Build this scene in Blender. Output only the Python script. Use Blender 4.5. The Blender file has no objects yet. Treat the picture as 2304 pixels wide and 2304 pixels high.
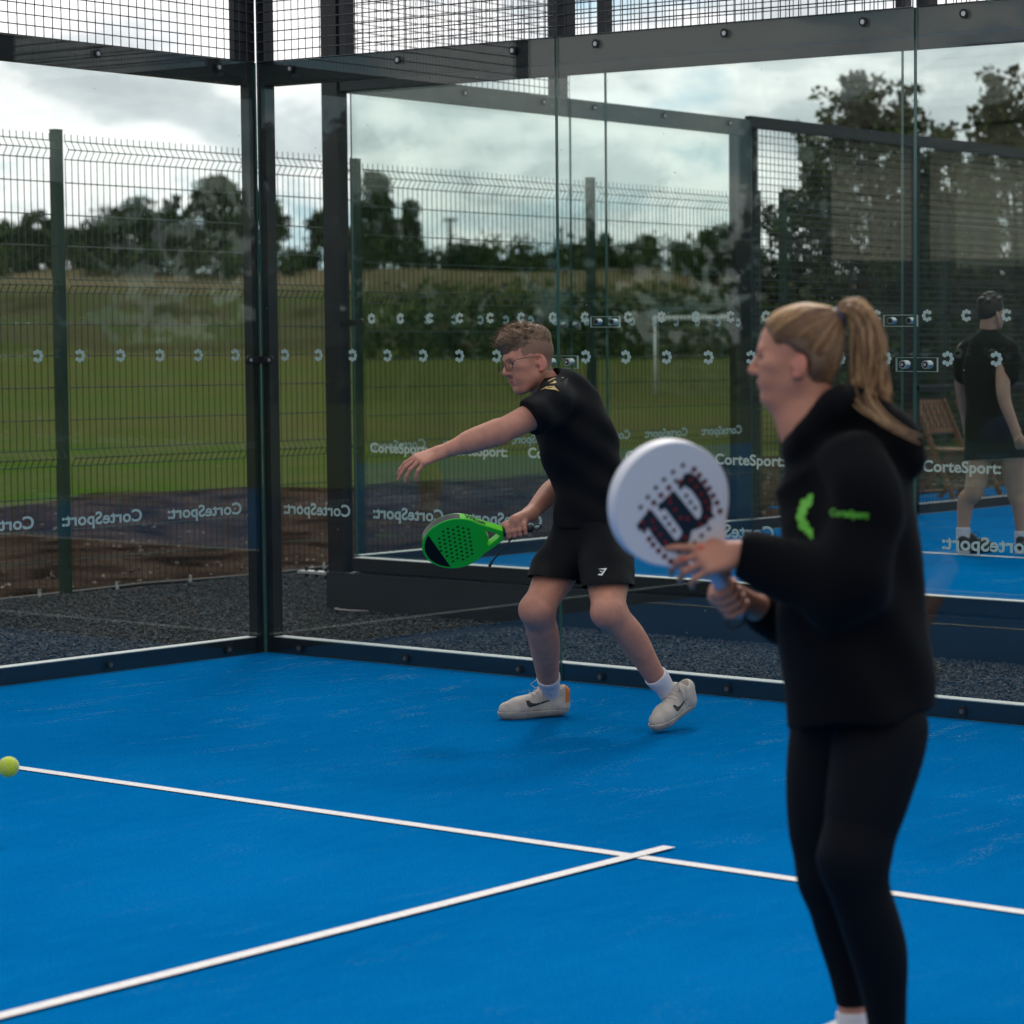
import bpy, bmesh, math, random
import numpy as np
from mathutils import Vector, Matrix, noise as mnoise
from mathutils.bvhtree import BVHTree

scn = bpy.context.scene
COL = scn.collection
RAD = math.radians
rng = np.random.default_rng(11)
random.seed(5)

# ------------------------------------------------------------------ camera
CAM = np.array([10.1462, -9.2726, 1.602])
YAW, PITCH, ROLL = 0.5946, -0.0734, 0.0011
FPX, FRAME = 5878.31, 2304.0          # focal length and width of the picture in photograph pixels
FW = np.array([-math.sin(YAW)*math.cos(PITCH), math.cos(YAW)*math.cos(PITCH), math.sin(PITCH)])
RT = np.array([math.cos(YAW), math.sin(YAW), 0.0])
UP = np.cross(RT, FW)
RT, UP = RT*math.cos(ROLL)+UP*math.sin(ROLL), -RT*math.sin(ROLL)+UP*math.cos(ROLL)
cd = bpy.data.cameras.new('camera'); cam = bpy.data.objects.new('camera', cd); COL.objects.link(cam)
cam.matrix_world = Matrix(((RT[0], UP[0], -FW[0], CAM[0]), (RT[1], UP[1], -FW[1], CAM[1]),
                           (RT[2], UP[2], -FW[2], CAM[2]), (0, 0, 0, 1)))
cd.sensor_width = 36; cd.sensor_fit = 'HORIZONTAL'
cd.lens = FPX/FRAME*36
cd.shift_x = -849.95/FRAME; cd.shift_y = 46.44/FRAME
cd.clip_start = 0.1; cd.clip_end = 3000
cd.dof.use_dof = True; cd.dof.focus_distance = 11.1; cd.dof.aperture_fstop = 4.0
scn.camera = cam

def W(px, py, dep):
    """point seen at pixel (px,py) of the 2304 px photograph, `dep` metres along the lens axis"""
    return CAM + dep*(FW + RT*(px-1152-849.95)/FPX - UP*(py-1152-46.44)/FPX)
def onz(px, py, z):
    d = FW + RT*(px-2001.95)/FPX - UP*(py-1198.44)/FPX
    return CAM + d*((z-CAM[2])/d[2])

# ------------------------------------------------------------------ world, sun, exposure
wd = bpy.data.worlds.new("World"); scn.world = wd; wd.use_nodes = True
nt = wd.node_tree; N = nt.nodes; L = nt.links; N.clear()
SUN_EL, SUN_AZ = RAD(48), RAD(-38)     # azimuth measured from +Y towards +X
out = N.new('ShaderNodeOutputWorld'); bg = N.new('ShaderNodeBackground'); bg.inputs[1].default_value = 0.1
sky = N.new('ShaderNodeTexSky'); sky.sky_type = 'NISHITA'; sky.sun_disc = False
sky.sun_elevation = SUN_EL; sky.sun_rotation = SUN_AZ; sky.dust_density = 1.5
tc = N.new('ShaderNodeTexCoord')
def vmul(v, s):
    m = N.new('ShaderNodeVectorMath'); m.operation = 'MULTIPLY'; L.new(v, m.inputs[0]); m.inputs[1].default_value = s
    return m.outputs[0]
def wnoise(vec, scale, detail, rough, dist=0.0, loc=(0, 0, 0)):
    a = N.new('ShaderNodeVectorMath'); a.operation = 'ADD'; L.new(vec, a.inputs[0]); a.inputs[1].default_value = loc
    t = N.new('ShaderNodeTexNoise'); t.inputs['Scale'].default_value = scale; t.inputs['Detail'].default_value = detail
    t.inputs['Roughness'].default_value = rough; t.inputs['Distortion'].default_value = dist
    L.new(a.outputs[0], t.inputs['Vector']); return t.outputs['Fac']
def wramp(fac, stops):
    r = N.new('ShaderNodeValToRGB'); L.new(fac, r.inputs[0]); e = r.color_ramp.elements
    while len(e) < len(stops): e.new(0.5)
    for k, (p, c) in enumerate(stops): e[k].position = p; e[k].color = (*c, 1)
    return r.outputs[0]
base = vmul(tc.outputs['Generated'], (1.0, 1.0, 2.3))
cover = wnoise(base, 8.0, 8, 0.55, 0.2, (0.9, 0.4, 0.7))
shade = wnoise(base, 11.0, 10, 0.55, 0.1, (4.1, 2.3, 0.6))
cloud = wramp(shade, [(0.36, (6.0, 6.5, 6.8)), (0.44, (7.6, 8.0, 8.2)), (0.475, (9.8, 9.9, 10.0)), (0.54, (11.6, 11.5, 11.4))])
cmask = wramp(cover, [(0.40, (0, 0, 0)), (0.47, (1, 1, 1))])
blue = N.new('ShaderNodeMix'); blue.data_type = 'RGBA'; blue.inputs[0].default_value = 0.72
L.new(sky.outputs[0], blue.inputs[6]); blue.inputs[7].default_value = (4.2, 6.9, 8.6, 1)
mx = N.new('ShaderNodeMix'); mx.data_type = 'RGBA'
L.new(cmask, mx.inputs[0]); L.new(blue.outputs[2], mx.inputs[6]); L.new(cloud, mx.inputs[7])
# clouds towards the sun glow, those behind the photographer and overhead are greyer
dt = N.new('ShaderNodeVectorMath'); dt.operation = 'DOT_PRODUCT'; L.new(tc.outputs['Generated'], dt.inputs[0]); dt.inputs[1].default_value = (-0.58, 0.80, 0.12)
mr_ = N.new('ShaderNodeMapRange'); mr_.interpolation_type = 'SMOOTHSTEP'; L.new(dt.outputs['Value'], mr_.inputs[0])
mr_.inputs[1].default_value = 0.1; mr_.inputs[2].default_value = 0.95; mr_.inputs[3].default_value = 0.70; mr_.inputs[4].default_value = 1.0
sz_ = N.new('ShaderNodeSeparateXYZ'); L.new(tc.outputs['Generated'], sz_.inputs[0])
mz_ = N.new('ShaderNodeMapRange'); mz_.interpolation_type = 'SMOOTHSTEP'; L.new(sz_.outputs[2], mz_.inputs[0])
mz_.inputs[1].default_value = 0.08; mz_.inputs[2].default_value = 0.6; mz_.inputs[3].default_value = 0.93; mz_.inputs[4].default_value = 1.22
mm_ = N.new('ShaderNodeMath'); mm_.operation = 'MULTIPLY'; L.new(mr_.outputs[0], mm_.inputs[0]); L.new(mz_.outputs[0], mm_.inputs[1])
sc_ = N.new('ShaderNodeVectorMath'); sc_.operation = 'SCALE'; L.new(mx.outputs[2], sc_.inputs[0]); L.new(mm_.outputs[0], sc_.inputs['Scale'])
L.new(sc_.outputs[0], bg.inputs[0]); L.new(bg.outputs[0], out.inputs[0])
wd.cycles.sampling_method = 'AUTOMATIC'

sl = bpy.data.lights.new('sun', 'SUN'); sl.energy = 1.4; sl.angle = RAD(11); sl.color = (1.0, 0.94, 0.86)
so = bpy.data.objects.new('sun', sl); COL.objects.link(so)
sd = Vector((math.sin(SUN_AZ)*math.cos(SUN_EL), math.cos(SUN_AZ)*math.cos(SUN_EL), math.sin(SUN_EL)))
so.rotation_euler = sd.to_track_quat('Z', 'Y').to_euler()

scn.render.engine = 'CYCLES'
scn.view_settings.view_transform = 'Standard'; scn.view_settings.look = 'None'
scn.view_settings.exposure = 0.30; scn.view_settings.gamma = 1.0
scn.cycles.use_denoising = True
scn.cycles.transparent_max_bounces = 40; scn.cycles.max_bounces = 8
scn.cycles.caustics_reflective = False; scn.cycles.caustics_refractive = False

# ------------------------------------------------------------------ materials
MATS = {}
def mat(name, col, rough=0.6, var=0.0, vscale=8.0, bump=0.0, bscale=60.0, metal=0.0, spec=0.5, col2=None,
        stretch=(1, 1, 1), bdist=0.003, sss=0.0, coat=0.0, sheen=0.0, detail=5):
    if name in MATS: return MATS[name]
    m = bpy.data.materials.new(name); m.use_nodes = True; MATS[name] = m
    n, l = m.node_tree.nodes, m.node_tree.links
    b = n['Principled BSDF']
    b.inputs['Base Color'].default_value = (*col, 1); b.inputs['Roughness'].default_value = rough
    b.inputs['Metallic'].default_value = metal; b.inputs['Specular IOR Level'].default_value = spec
    if sss:
        b.inputs['Subsurface Weight'].default_value = sss
        b.inputs['Subsurface Radius'].default_value = (0.012, 0.005, 0.003); b.inputs['Subsurface Scale'].default_value = 1.0
    if coat: b.inputs['Coat Weight'].default_value = coat; b.inputs['Coat Roughness'].default_value = 0.15
    if sheen: b.inputs['Sheen Weight'].default_value = sheen
    if var or bump or col2:
        t = n.new('ShaderNodeTexCoord'); mp = n.new('ShaderNodeMapping'); l.new(t.outputs['Object'], mp.inputs[0])
        mp.inputs['Scale'].default_value = stretch
    if var or col2:
        nz = n.new('ShaderNodeTexNoise'); nz.inputs['Scale'].default_value = vscale; nz.inputs['Detail'].default_value = detail
        l.new(mp.outputs[0], nz.inputs['Vector'])
        r = n.new('ShaderNodeValToRGB'); l.new(nz.outputs['Fac'], r.inputs[0])
        c1 = tuple(min(1, c*(1-var)) for c in col); c3 = tuple(min(1, c*(1+var)) for c in col) if col2 is None else col2
        r.color_ramp.elements[0].position = 0.35; r.color_ramp.elements[0].color = (*c1, 1)
        r.color_ramp.elements[1].position = 0.65; r.color_ramp.elements[1].color = (*c3, 1)
        l.new(r.outputs[0], b.inputs['Base Color'])
    if bump:
        nz2 = n.new('ShaderNodeTexNoise'); nz2.inputs['Scale'].default_value = bscale; nz2.inputs['Detail'].default_value = 4
        l.new(mp.outputs[0], nz2.inputs['Vector'])
        bp = n.new('ShaderNodeBump'); bp.inputs['Strength'].default_value = bump; bp.inputs['Distance'].default_value = bdist
        l.new(nz2.outputs['Fac'], bp.inputs['Height']); l.new(bp.outputs[0], b.inputs['Normal'])
    return m

def nodes_of(m): return m.node_tree.nodes, m.node_tree.links
def nnoise(m, scale, detail=4, rough=0.5, stretch=(1, 1, 1), dist=0.0, coord='Object'):
    n, l = nodes_of(m)
    t = n.new('ShaderNodeTexCoord'); mp = n.new('ShaderNodeMapping'); l.new(t.outputs[coord], mp.inputs[0]); mp.inputs['Scale'].default_value = stretch
    z = n.new('ShaderNodeTexNoise'); z.inputs['Scale'].default_value = scale; z.inputs['Detail'].default_value = detail
    z.inputs['Roughness'].default_value = rough; z.inputs['Distortion'].default_value = dist
    l.new(mp.outputs[0], z.inputs['Vector']); return z.outputs['Fac']
def nramp(m, fac, stops):
    n, l = nodes_of(m); r = n.new('ShaderNodeValToRGB'); l.new(fac, r.inputs[0]); e = r.color_ramp.elements
    while len(e) < len(stops): e.new(0.5)
    for k, (p, c) in enumerate(stops): e[k].position = p; e[k].color = (*c, 1)
    return r.outputs[0]
def nmix(m, fac, a, b, mode='MIX'):
    n, l = nodes_of(m); x = n.new('ShaderNodeMix'); x.data_type = 'RGBA'; x.blend_type = mode
    for s, v in ((0, fac), (6, a), (7, b)):
        if hasattr(v, 'links'): l.new(v, x.inputs[s])
        else: x.inputs[s].default_value = v if s == 0 else (*v, 1)
    return x.outputs[2]

def turf_material():
    m = mat('blue_turf', (0.0, 0.15, 0.47), 0.95, spec=0.0); n, l = nodes_of(m); b = n['Principled BSDF']
    big = nnoise(m, 0.9, 5, 0.6); fine = nnoise(m, 160, 3, 0.6, (1, 1, 1)); mid = nnoise(m, 14, 5, 0.7, (1.0, 0.35, 1))
    c = nramp(m, big, [(0.3, (0.0, 0.115, 0.325)), (0.7, (0.001, 0.150, 0.405))])
    c = nmix(m, nramp(m, mid, [(0.35, (0, 0, 0)), (0.8, (0.5, 0.5, 0.5))]), c, (0.003, 0.178, 0.42))
    c = nmix(m, nramp(m, fine, [(0.3, (0.75, 0.75, 0.75)), (0.60, (0, 0, 0))]), c, (0.0, 0.065, 0.24))
    sand = nnoise(m, 5.0, 6, 0.75, (1, 0.4, 1), 0.6); grit = nnoise(m, 75, 2, 0.5)
    sm = nmix(m, 1.0, nramp(m, sand, [(0.55, (0, 0, 0)), (0.70, (0.75, 0.75, 0.75))]), nramp(m, grit, [(0.52, (0, 0, 0)), (0.66, (1, 1, 1))]), 'MULTIPLY')
    g = n.new('ShaderNodeNewGeometry'); sx = n.new('ShaderNodeSeparateXYZ'); l.new(g.outputs['Position'], sx.inputs[0])
    mr = n.new('ShaderNodeMapRange'); l.new(sx.outputs[1], mr.inputs[0]); mr.inputs[1].default_value = -3.2; mr.inputs[2].default_value = -0.8
    mr.inputs[3].default_value = 0.14; mr.inputs[4].default_value = 0.75; sm = nmix(m, 1.0, sm, mr.outputs[0], 'MULTIPLY')
    c = nmix(m, sm, c, (0.26, 0.40, 0.42))
    l.new(c, b.inputs['Base Color'])
    bp = n.new('ShaderNodeBump'); bp.inputs['Strength'].default_value = 0.7; bp.inputs['Distance'].default_value = 0.006
    l.new(fine, bp.inputs['Height']); l.new(bp.outputs[0], b.inputs['Normal'])
    return m
def line_material():
    m = mat('white_turf', (0.7, 0.66, 0.64), 0.8, var=0.07, vscale=60, bump=0.5, bscale=200, bdist=0.004); return m

def glass_material(name, tint, specks=True):
    m = bpy.data.materials.new(name); m.use_nodes = True; n, l = nodes_of(m); n.clear()
    o = n.new('ShaderNodeOutputMaterial'); tr = n.new('ShaderNodeBsdfTransparent'); tr.inputs[0].default_value = (*tint, 1)
    gl = n.new('ShaderNodeBsdfGlossy'); gl.inputs['Roughness'].default_value = 0.0; gl.inputs[0].default_value = (0.95, 1.0, 0.97, 1)
    g = n.new('ShaderNodeNewGeometry'); d = n.new('ShaderNodeVectorMath'); d.operation = 'DOT_PRODUCT'
    l.new(g.outputs['Normal'], d.inputs[0]); l.new(g.outputs['Incoming'], d.inputs[1])
    def mth(op, a, b=None):
        x = n.new('ShaderNodeMath'); x.operation = op
        for k, v in enumerate((a, b)):
            if v is None: continue
            if hasattr(v, 'links'): l.new(v, x.inputs[k])
            else: x.inputs[k].default_value = v
        return x.outputs[0]
    cs = mth('ABSOLUTE', d.outputs['Value']); f = mth('POWER', mth('SUBTRACT', 1.0, cs), 5.0)
    f = mth('ADD', mth('MULTIPLY', f, 0.958), 0.042)
    mixs = n.new('ShaderNodeMixShader'); l.new(f, mixs.inputs[0]); l.new(tr.outputs[0], mixs.inputs[1]); l.new(gl.outputs[0], mixs.inputs[2])
    last = mixs.outputs[0]
    if specks:
        t = n.new('ShaderNodeTexCoord'); v = n.new('ShaderNodeTexVoronoi'); v.inputs['Scale'].default_value = 7.0
        l.new(t.outputs['Object'], v.inputs['Vector'])
        sp = mth('LESS_THAN', v.outputs['Distance'], 0.028)
        dm = nnoise(m, 2.2, 6, 0.7); dirt = mth('MULTIPLY', mth('MAXIMUM', mth('SUBTRACT', dm, 0.62), 0.0), 0.01)
        df = n.new('ShaderNodeBsdfDiffuse'); df.inputs[0].default_value = (0.6, 0.66, 0.62, 1)
        m2 = n.new('ShaderNodeMixShader'); l.new(mth('ADD', mth('MULTIPLY', sp, 0.35), dirt), m2.inputs[0])
        l.new(last, m2.inputs[1]); l.new(df.outputs[0], m2.inputs[2]); last = m2.outputs[0]
    l.new(last, o.inputs[0]); return m

M_TURF = turf_material(); M_LINE = line_material()
M_GLASS = glass_material('court_glass', (0.922, 0.948, 0.937))
M_PLASTIC = glass_material('clear_plastic', (0.93, 0.96, 0.95), False)
M_EDGE = mat('glass_edge', (0.05, 0.15, 0.13), 0.15, spec=0.9)
M_EDGEP = mat('plastic_edge', (0.50, 0.60, 0.56), 0.3)
M_STEEL = mat('dark_powder_coat', (0.014, 0.015, 0.018), 0.38, spec=0.4, var=0.12, vscale=3.0, bump=0.05, bscale=300)
M_KERB_SKY = mat('kerb_top_sky_glint', (0.60, 0.58, 0.56), 0.5, var=0.05, vscale=20)  # pale colour paints the sky's reflection on the kerb beam tops
M_WIRE = mat('dark_wire', (0.016, 0.017, 0.022), 0.45)
M_BOLT = mat('steel_bolt', (0.55, 0.55, 0.58), 0.3, metal=0.8)
M_RUBBER = mat('black_rubber', (0.008, 0.008, 0.01), 0.6)
M_FGREEN = mat('green_powder_coat', (0.012, 0.040, 0.024), 0.4, var=0.15, vscale=4)
M_DECAL = mat('frosted_white_film', (0.66, 0.74, 0.70), 0.7)
M_LEAD = mat('black_base', (0.012, 0.016, 0.022), 0.5, var=0.2, vscale=2)

# ------------------------------------------------------------------ object helpers
def empty(name, loc=(0, 0, 0)):
    o = bpy.data.objects.new(name, None); COL.objects.link(o); o.location = Vector([float(v) for v in loc]); o.empty_display_size = 0.2
    return o
def tag(o, label=None, cat=None, group=None, kind=None):
    if label: o['label'] = label
    if cat: o['category'] = cat
    if group: o['group'] = group
    if kind: o['kind'] = kind
    return o
def wloc(o):
    v = Vector((0, 0, 0))
    while o is not None: v += o.location; o = o.parent
    return v
def link(name, me, mats, parent=None):
    o = bpy.data.objects.new(name, me); COL.objects.link(o)
    if not isinstance(mats, (list, tuple)): mats = [mats]
    for m in mats: me.materials.append(m)
    if parent is not None:
        o.parent = parent
        w = wloc(parent)
        if w.length > 0: me.transform(Matrix.Translation(-w))
    return o
def mesh_np(name, verts, faces, mats, parent=None, midx=None, smooth=False):
    """faces: list of (n,k) integer arrays"""
    me = bpy.data.meshes.new(name); verts = np.asarray(verts, np.float32)
    me.vertices.add(len(verts)); me.vertices.foreach_set('co', verts.ravel())
    fl = [np.asarray(f, np.int32) for f in faces if len(f)]
    tot = np.concatenate([np.full(len(f), f.shape[1], np.int32) for f in fl])
    me.loops.add(int(tot.sum())); me.loops.foreach_set('vertex_index', np.concatenate([f.ravel() for f in fl]))
    me.polygons.add(len(tot)); me.polygons.foreach_set('loop_start', np.concatenate([[0], np.cumsum(tot)[:-1]]).astype(np.int32))
    try: me.polygons.foreach_set('loop_total', tot)
    except Exception: pass
    if midx is not None: me.polygons.foreach_set('material_index', np.asarray(midx, np.int32))
    me.polygons.foreach_set('use_smooth', np.full(len(tot), smooth))
    me.update(calc_edges=True); me.validate()
    return link(name, me, mats, parent)

class MB:
    """collects simple solids; build() links them as ONE mesh object"""
    def __init__(s): s.v = []; s.f = []; s.m = []
    def add(s, vs, fs, mi=0):
        b = len(s.v); s.v += [tuple(float(c) for c in v) for v in vs]; s.f += [tuple(i+b for i in f) for f in fs]; s.m += [mi]*len(fs)
    def box(s, a, b, mi=0, fr=None):
        x0, y0, z0 = a; x1, y1, z1 = b
        vs = [(x0, y0, z0), (x1, y0, z0), (x1, y1, z0), (x0, y1, z0), (x0, y0, z1), (x1, y0, z1), (x1, y1, z1), (x0, y1, z1)]
        if fr: vs = [fr(*v) for v in vs]
        s.add(vs, [(0, 3, 2, 1), (4, 5, 6, 7), (0, 1, 5, 4), (1, 2, 6, 5), (2, 3, 7, 6), (3, 0, 4, 7)], mi)
    def tube(s, pts, r, n=6, mi=0, cap=True):
        pts = [np.array(p, float) for p in pts]; rs = r if isinstance(r, (list, tuple, np.ndarray)) else [r]*len(pts)
        base = len(s.v); k = len(pts); prev = None
        for i, p in enumerate(pts):
            t = pts[min(i+1, k-1)]-pts[max(i-1, 0)]; t = t/(np.linalg.norm(t)+1e-12)
            if prev is None:
                h = np.array([0, 0, 1.0]) if abs(t[2]) < 0.9 else np.array([1.0, 0, 0]); u = np.cross(t, h)
            else: u = prev-t*(prev@t)
            u /= np.linalg.norm(u)+1e-12; prev = u; w = np.cross(t, u)
            for j in range(n):
                a = 2*math.pi*j/n; s.v.append(tuple(p+rs[i]*(u*math.cos(a)+w*math.sin(a))))
        for i in range(k-1):
            for j in range(n):
                a = base+i*n+j; b2 = base+i*n+(j+1) % n; s.f.append((a, b2, b2+n, a+n)); s.m.append(mi)
        if cap:
            s.f.append(tuple(base+j for j in range(n))[::-1]); s.m.append(mi)
            s.f.append(tuple(base+(k-1)*n+j for j in range(n))); s.m.append(mi)
    def cyl(s, a, b, r, n=16, mi=0): s.tube([a, b], r, n, mi)
    def build(s, name, mats, parent=None, smooth=False):
        me = bpy.data.meshes.new(name); me.from_pydata(s.v, [], s.f); me.update()
        me.polygons.foreach_set('material_index', s.m); me.polygons.foreach_set('use_smooth', [smooth]*len(s.f)); me.update()
        return link(name, me, mats, parent)
def bevel(o, w=0.004, seg=2):
    bm = bmesh.new(); bm.from_mesh(o.data)
    bmesh.ops.bevel(bm, geom=list(bm.edges), offset=w, segments=seg, affect='EDGES', profile=0.5)
    bm.to_mesh(o.data); bm.free(); return o

def text_shape(txt, embolden=0.02, size=1.0, squeeze=1.0, font_space=1.0):
    """flat filled letters (built-in font) as numpy verts (x,y) and faces, baseline at y=0, starting at x=0"""
    cu = bpy.data.curves.new('t', 'FONT'); cu.body = txt; cu.size = size; cu.offset = embolden; cu.space_character = font_space
    cu.resolution_u = 6
    ob = bpy.data.objects.new('t', cu); COL.objects.link(ob)
    dg = bpy.context.evaluated_depsgraph_get(); me = bpy.data.meshes.new_from_object(ob.evaluated_get(dg))
    v = np.array([tuple(x.co) for x in me.vertices])[:, :2]; f = [tuple(p.vertices) for p in me.polygons]
    v[:, 0] -= v[:, 0].min(); v[:, 0] *= squeeze
    bpy.data.objects.remove(ob); bpy.data.curves.remove(cu); bpy.data.meshes.remove(me)
    return v, f
def extrude_outline(pts, holes, thick, bev=0.0, res=3):
    """2-D outline with holes -> solid mesh data (centred on z=0) through a filled curve"""
    cu = bpy.data.curves.new('o', 'CURVE'); cu.dimensions = '2D'; cu.fill_mode = 'BOTH'; cu.extrude = thick/2-bev; cu.bevel_depth = bev; cu.bevel_resolution = res
    for P in [pts]+list(holes):
        sp = cu.splines.new('POLY'); sp.points.add(len(P)-1); sp.use_cyclic_u = True
        for k, p in enumerate(P): sp.points[k].co = (p[0], p[1], 0, 1)
    ob = bpy.data.objects.new('o', cu); COL.objects.link(ob)
    dg = bpy.context.evaluated_depsgraph_get(); me = bpy.data.meshes.new_from_object(ob.evaluated_get(dg))
    v = np.array([tuple(x.co) for x in me.vertices]); f = [tuple(p.vertices) for p in me.polygons]
    bpy.data.objects.remove(ob); bpy.data.curves.remove(cu); bpy.data.meshes.remove(me)
    return v, f
def pydata(name, v, f, mats, parent=None, midx=None, smooth=False):
    me = bpy.data.meshes.new(name); me.from_pydata([tuple(float(c) for c in p) for p in v], [], f); me.update()
    if midx is not None: me.polygons.foreach_set('material_index', midx)
    me.polygons.foreach_set('use_smooth', [smooth]*len(f)); me.update()
    return link(name, me, mats, parent)
def circle(cx, cy, r, n=14): return [(cx+r*math.cos(2*math.pi*k/n), cy+r*math.sin(2*math.pi*k/n)) for k in range(n)]
# ================================================================== SETTING: ground, courts
def sheet(name, x0, y0, x1, y1, z, m, nx=1, ny=1):
    X, Y = np.meshgrid(np.linspace(x0, x1, nx+1), np.linspace(y0, y1, ny+1), indexing='ij')
    v = np.stack([X, Y, np.full_like(X, z)], -1).reshape(-1, 3)
    i, j = np.meshgrid(np.arange(nx), np.arange(ny), indexing='ij'); a = (i*(ny+1)+j).ravel()
    o = mesh_np(name, v, [np.stack([a, a+ny+1, a+ny+2, a+1], -1)], m); return tag(o, kind='structure')
Z2 = 0.205                      # floor level of the neighbouring court
X2, Y2 = -1.44, 2.065           # its corner nearest to ours
sheet('near_court_floor', 0.0, -20.0, 10.0, 0.0, 0.0, M_TURF)
sheet('service_line', 0.0, -3.095, 10.0, -3.045, 0.004, M_LINE)
sheet('centre_line', 4.972, -9.9, 5.022, -2.90, 0.007, M_LINE)
sheet('far_court_floor', X2+0.001, Y2+0.001, X2+10, Y2+20, Z2, M_TURF)
sheet('far_service_line', X2, Y2+3.0, X2+10, Y2+3.05, Z2+0.004, M_LINE)
sheet('far_centre_line', X2+5, Y2+2.9, X2+5.05, Y2+16, Z2+0.007, M_LINE)
sheet('side_turf_strip', -3.3, 8.7, X2-0.1, 24.0, 0.17, M_TURF)
mb = MB(); mb.box((X2-0.13, Y2-0.135, -0.3), (X2+10.2, Y2-0.015, Z2-0.012)); mb.box((X2-0.13, Y2-0.014, -0.3), (X2-0.001, 24.2, Z2-0.012))
tag(mb.build('court_base', M_LEAD), kind='structure')
# soil, gravel
m = mat('gravel_bed', (0.035, 0.038, 0.042), 1.0, spec=0.0, var=0.35, vscale=55, bump=1.0, bscale=70, bdist=0.012)
sheet('gravel_bed', -3.66, -14, 10.3, Y2-0.10, -0.035, m)
sheet('gravel_strip', -3.66, Y2-0.10, X2-0.131, 24, -0.039, m)
m = mat('soil', (0.030, 0.017, 0.012), 1.0, var=0.55, vscale=2.2, bump=1.0, bscale=9, bdist=0.08, col2=(0.062, 0.040, 0.030), spec=0.0)
def soilz(x, y): return -0.11+0.05*math.sin(x*1.3)*math.cos(y*0.9)
nx, ny = 60, 120; xs = np.linspace(-13.0, -3.74, nx); ys = np.linspace(-12, 42, ny)
X, Y = np.meshgrid(xs, ys, indexing='ij'); edge = -11.5+0.8*np.sin(Y*0.5)+0.4*np.sin(Y*1.7); X = np.where(X < -12.0, edge+(X+12.0), X)
Z = -0.10+0.03*np.sin(X*2.3+Y)*np.cos(Y*1.7)+0.02*np.sin(X*5)*np.sin(Y*4.3+1); Z[0] = -0.19; Z[1] = -0.13
i, j = np.meshgrid(np.arange(nx-1), np.arange(ny-1), indexing='ij'); a = (i*ny+j).ravel()
tag(mesh_np('soil_strip', np.stack([X, Y, Z], -1).reshape(-1, 3), [np.stack([a, a+ny, a+ny+1, a+1], -1)], m, smooth=True), kind='structure')
# loose gravel stones: uncountable -> one object
def stones(name, pos, size, m, label):
    n = len(pos); b = np.array([(1, 0, 0), (-1, 0, 0), (0, 1, 0), (0, -1, 0), (0, 0, 1), (0, 0, -1)], float)
    V = b[None]*(size[:, None, None])*rng.uniform(0.5, 1.15, (n, 6, 1)); a = rng.uniform(0, 6.28, n); c, s_ = np.cos(a), np.sin(a); t = rng.uniform(-.7, .7, n)
    x, y, z = V[..., 0], V[..., 1], V[..., 2]*0.7
    x, z = x*np.cos(t)[:, None]-z*np.sin(t)[:, None], x*np.sin(t)[:, None]+z*np.cos(t)[:, None]
    V = np.stack([x*c[:, None]-y*s_[:, None], x*s_[:, None]+y*c[:, None], z], -1)+pos[:, None]
    F = np.array([(0, 2, 4), (2, 1, 4), (1, 3, 4), (3, 0, 4), (2, 0, 5), (1, 2, 5), (3, 1, 5), (0, 3, 5)])
    o = mesh_np(name, V.reshape(-1, 3), [(F[None]+(np.arange(n)*6)[:, None, None]).reshape(-1, 3)], m if isinstance(m, list) else [m],
                midx=np.repeat(rng.integers(0, len(m) if isinstance(m, list) else 1, n), 8))
    return tag(o, label, 'gravel' if 'gravel' in name else 'stones', kind='stuff')
def scatter(n, x0, x1, y0, y1, z): return np.stack([rng.uniform(x0, x1, n), rng.uniform(y0, y1, n), z+rng.uniform(-.004, .008, n)], -1)
P = np.concatenate([scatter(52000, 0.1, 7.2, 0.10, 1.95, -0.03), scatter(34000, -3.6, -0.1, -2.6, 1.95, -0.03), scatter(9000, -3.6, -1.6, 1.95, 6, -0.034)])
gm = [mat('gravel_grey', (0.065, 0.072, 0.078), 0.9, spec=.2), mat('gravel_dark', (0.026, 0.03, 0.035), 0.9, spec=.2), mat('gravel_mid', (0.11, 0.11, 0.115), 0.9, spec=.2), mat('gravel_blue', (0.05, 0.062, 0.072), 0.9, spec=.2), mat('gravel_warm', (0.085, 0.070, 0.060), 0.9, spec=.2)]
stones('gravel_stones', P, rng.uniform(0.006, 0.015, len(P)), gm, 'dark grey loose gravel between the courts and fence')
P = np.concatenate([scatter(1500, -10, -3.9, -3, 30, -0.09), scatter(250, -5.5, -3.9, -1, 14, -0.09)])
stones('soil_stones', P, rng.uniform(0.010, 0.032, len(P)), [mat('pale_stone', (0.28, 0.21, 0.17), 0.9), mat('brown_clod', (0.07, 0.045, 0.033), 0.95), mat('clod_mid', (0.11, 0.075, 0.055), 0.95)], 'small pale stones and clods on the brown soil')
# timber edging and black pipe
mb = MB(); mb.box((-3.74, -12, -0.12), (-3.665, 24, -0.055)); o = mb.build('timber_edging', mat('weathered_timber', (0.24, 0.24, 0.20), 0.85, var=0.25, vscale=3, stretch=(8, 1, 8)))
tag(o, 'pale weathered timber board edging the gravel below the green fence', 'edging board')
mb = MB(); pts = [(-3.80+0.01*math.sin(k*.7), -12+k*0.6, -0.045+0.008*math.sin(k*1.9)) for k in range(61)]
mb.tube(pts, 0.014, 6); root = empty('pipe', (-3.80, 1.5, -0.05)); mb.build('hose', M_RUBBER, root, True)
mb = MB()
for k in range(16):
    y = 0.3+k*0.62; mb = MB(); mb.box((-3.80+0.015, y-0.005, -0.055), (-3.80+0.03, y+0.010, -0.002)); mb.build('clip', mat('white_clip', (0.5, 0.5, 0.5), 0.6), root); tag(root, 'thin black pipe with white clips lying along the foot of the fence', 'pipe')

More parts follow.
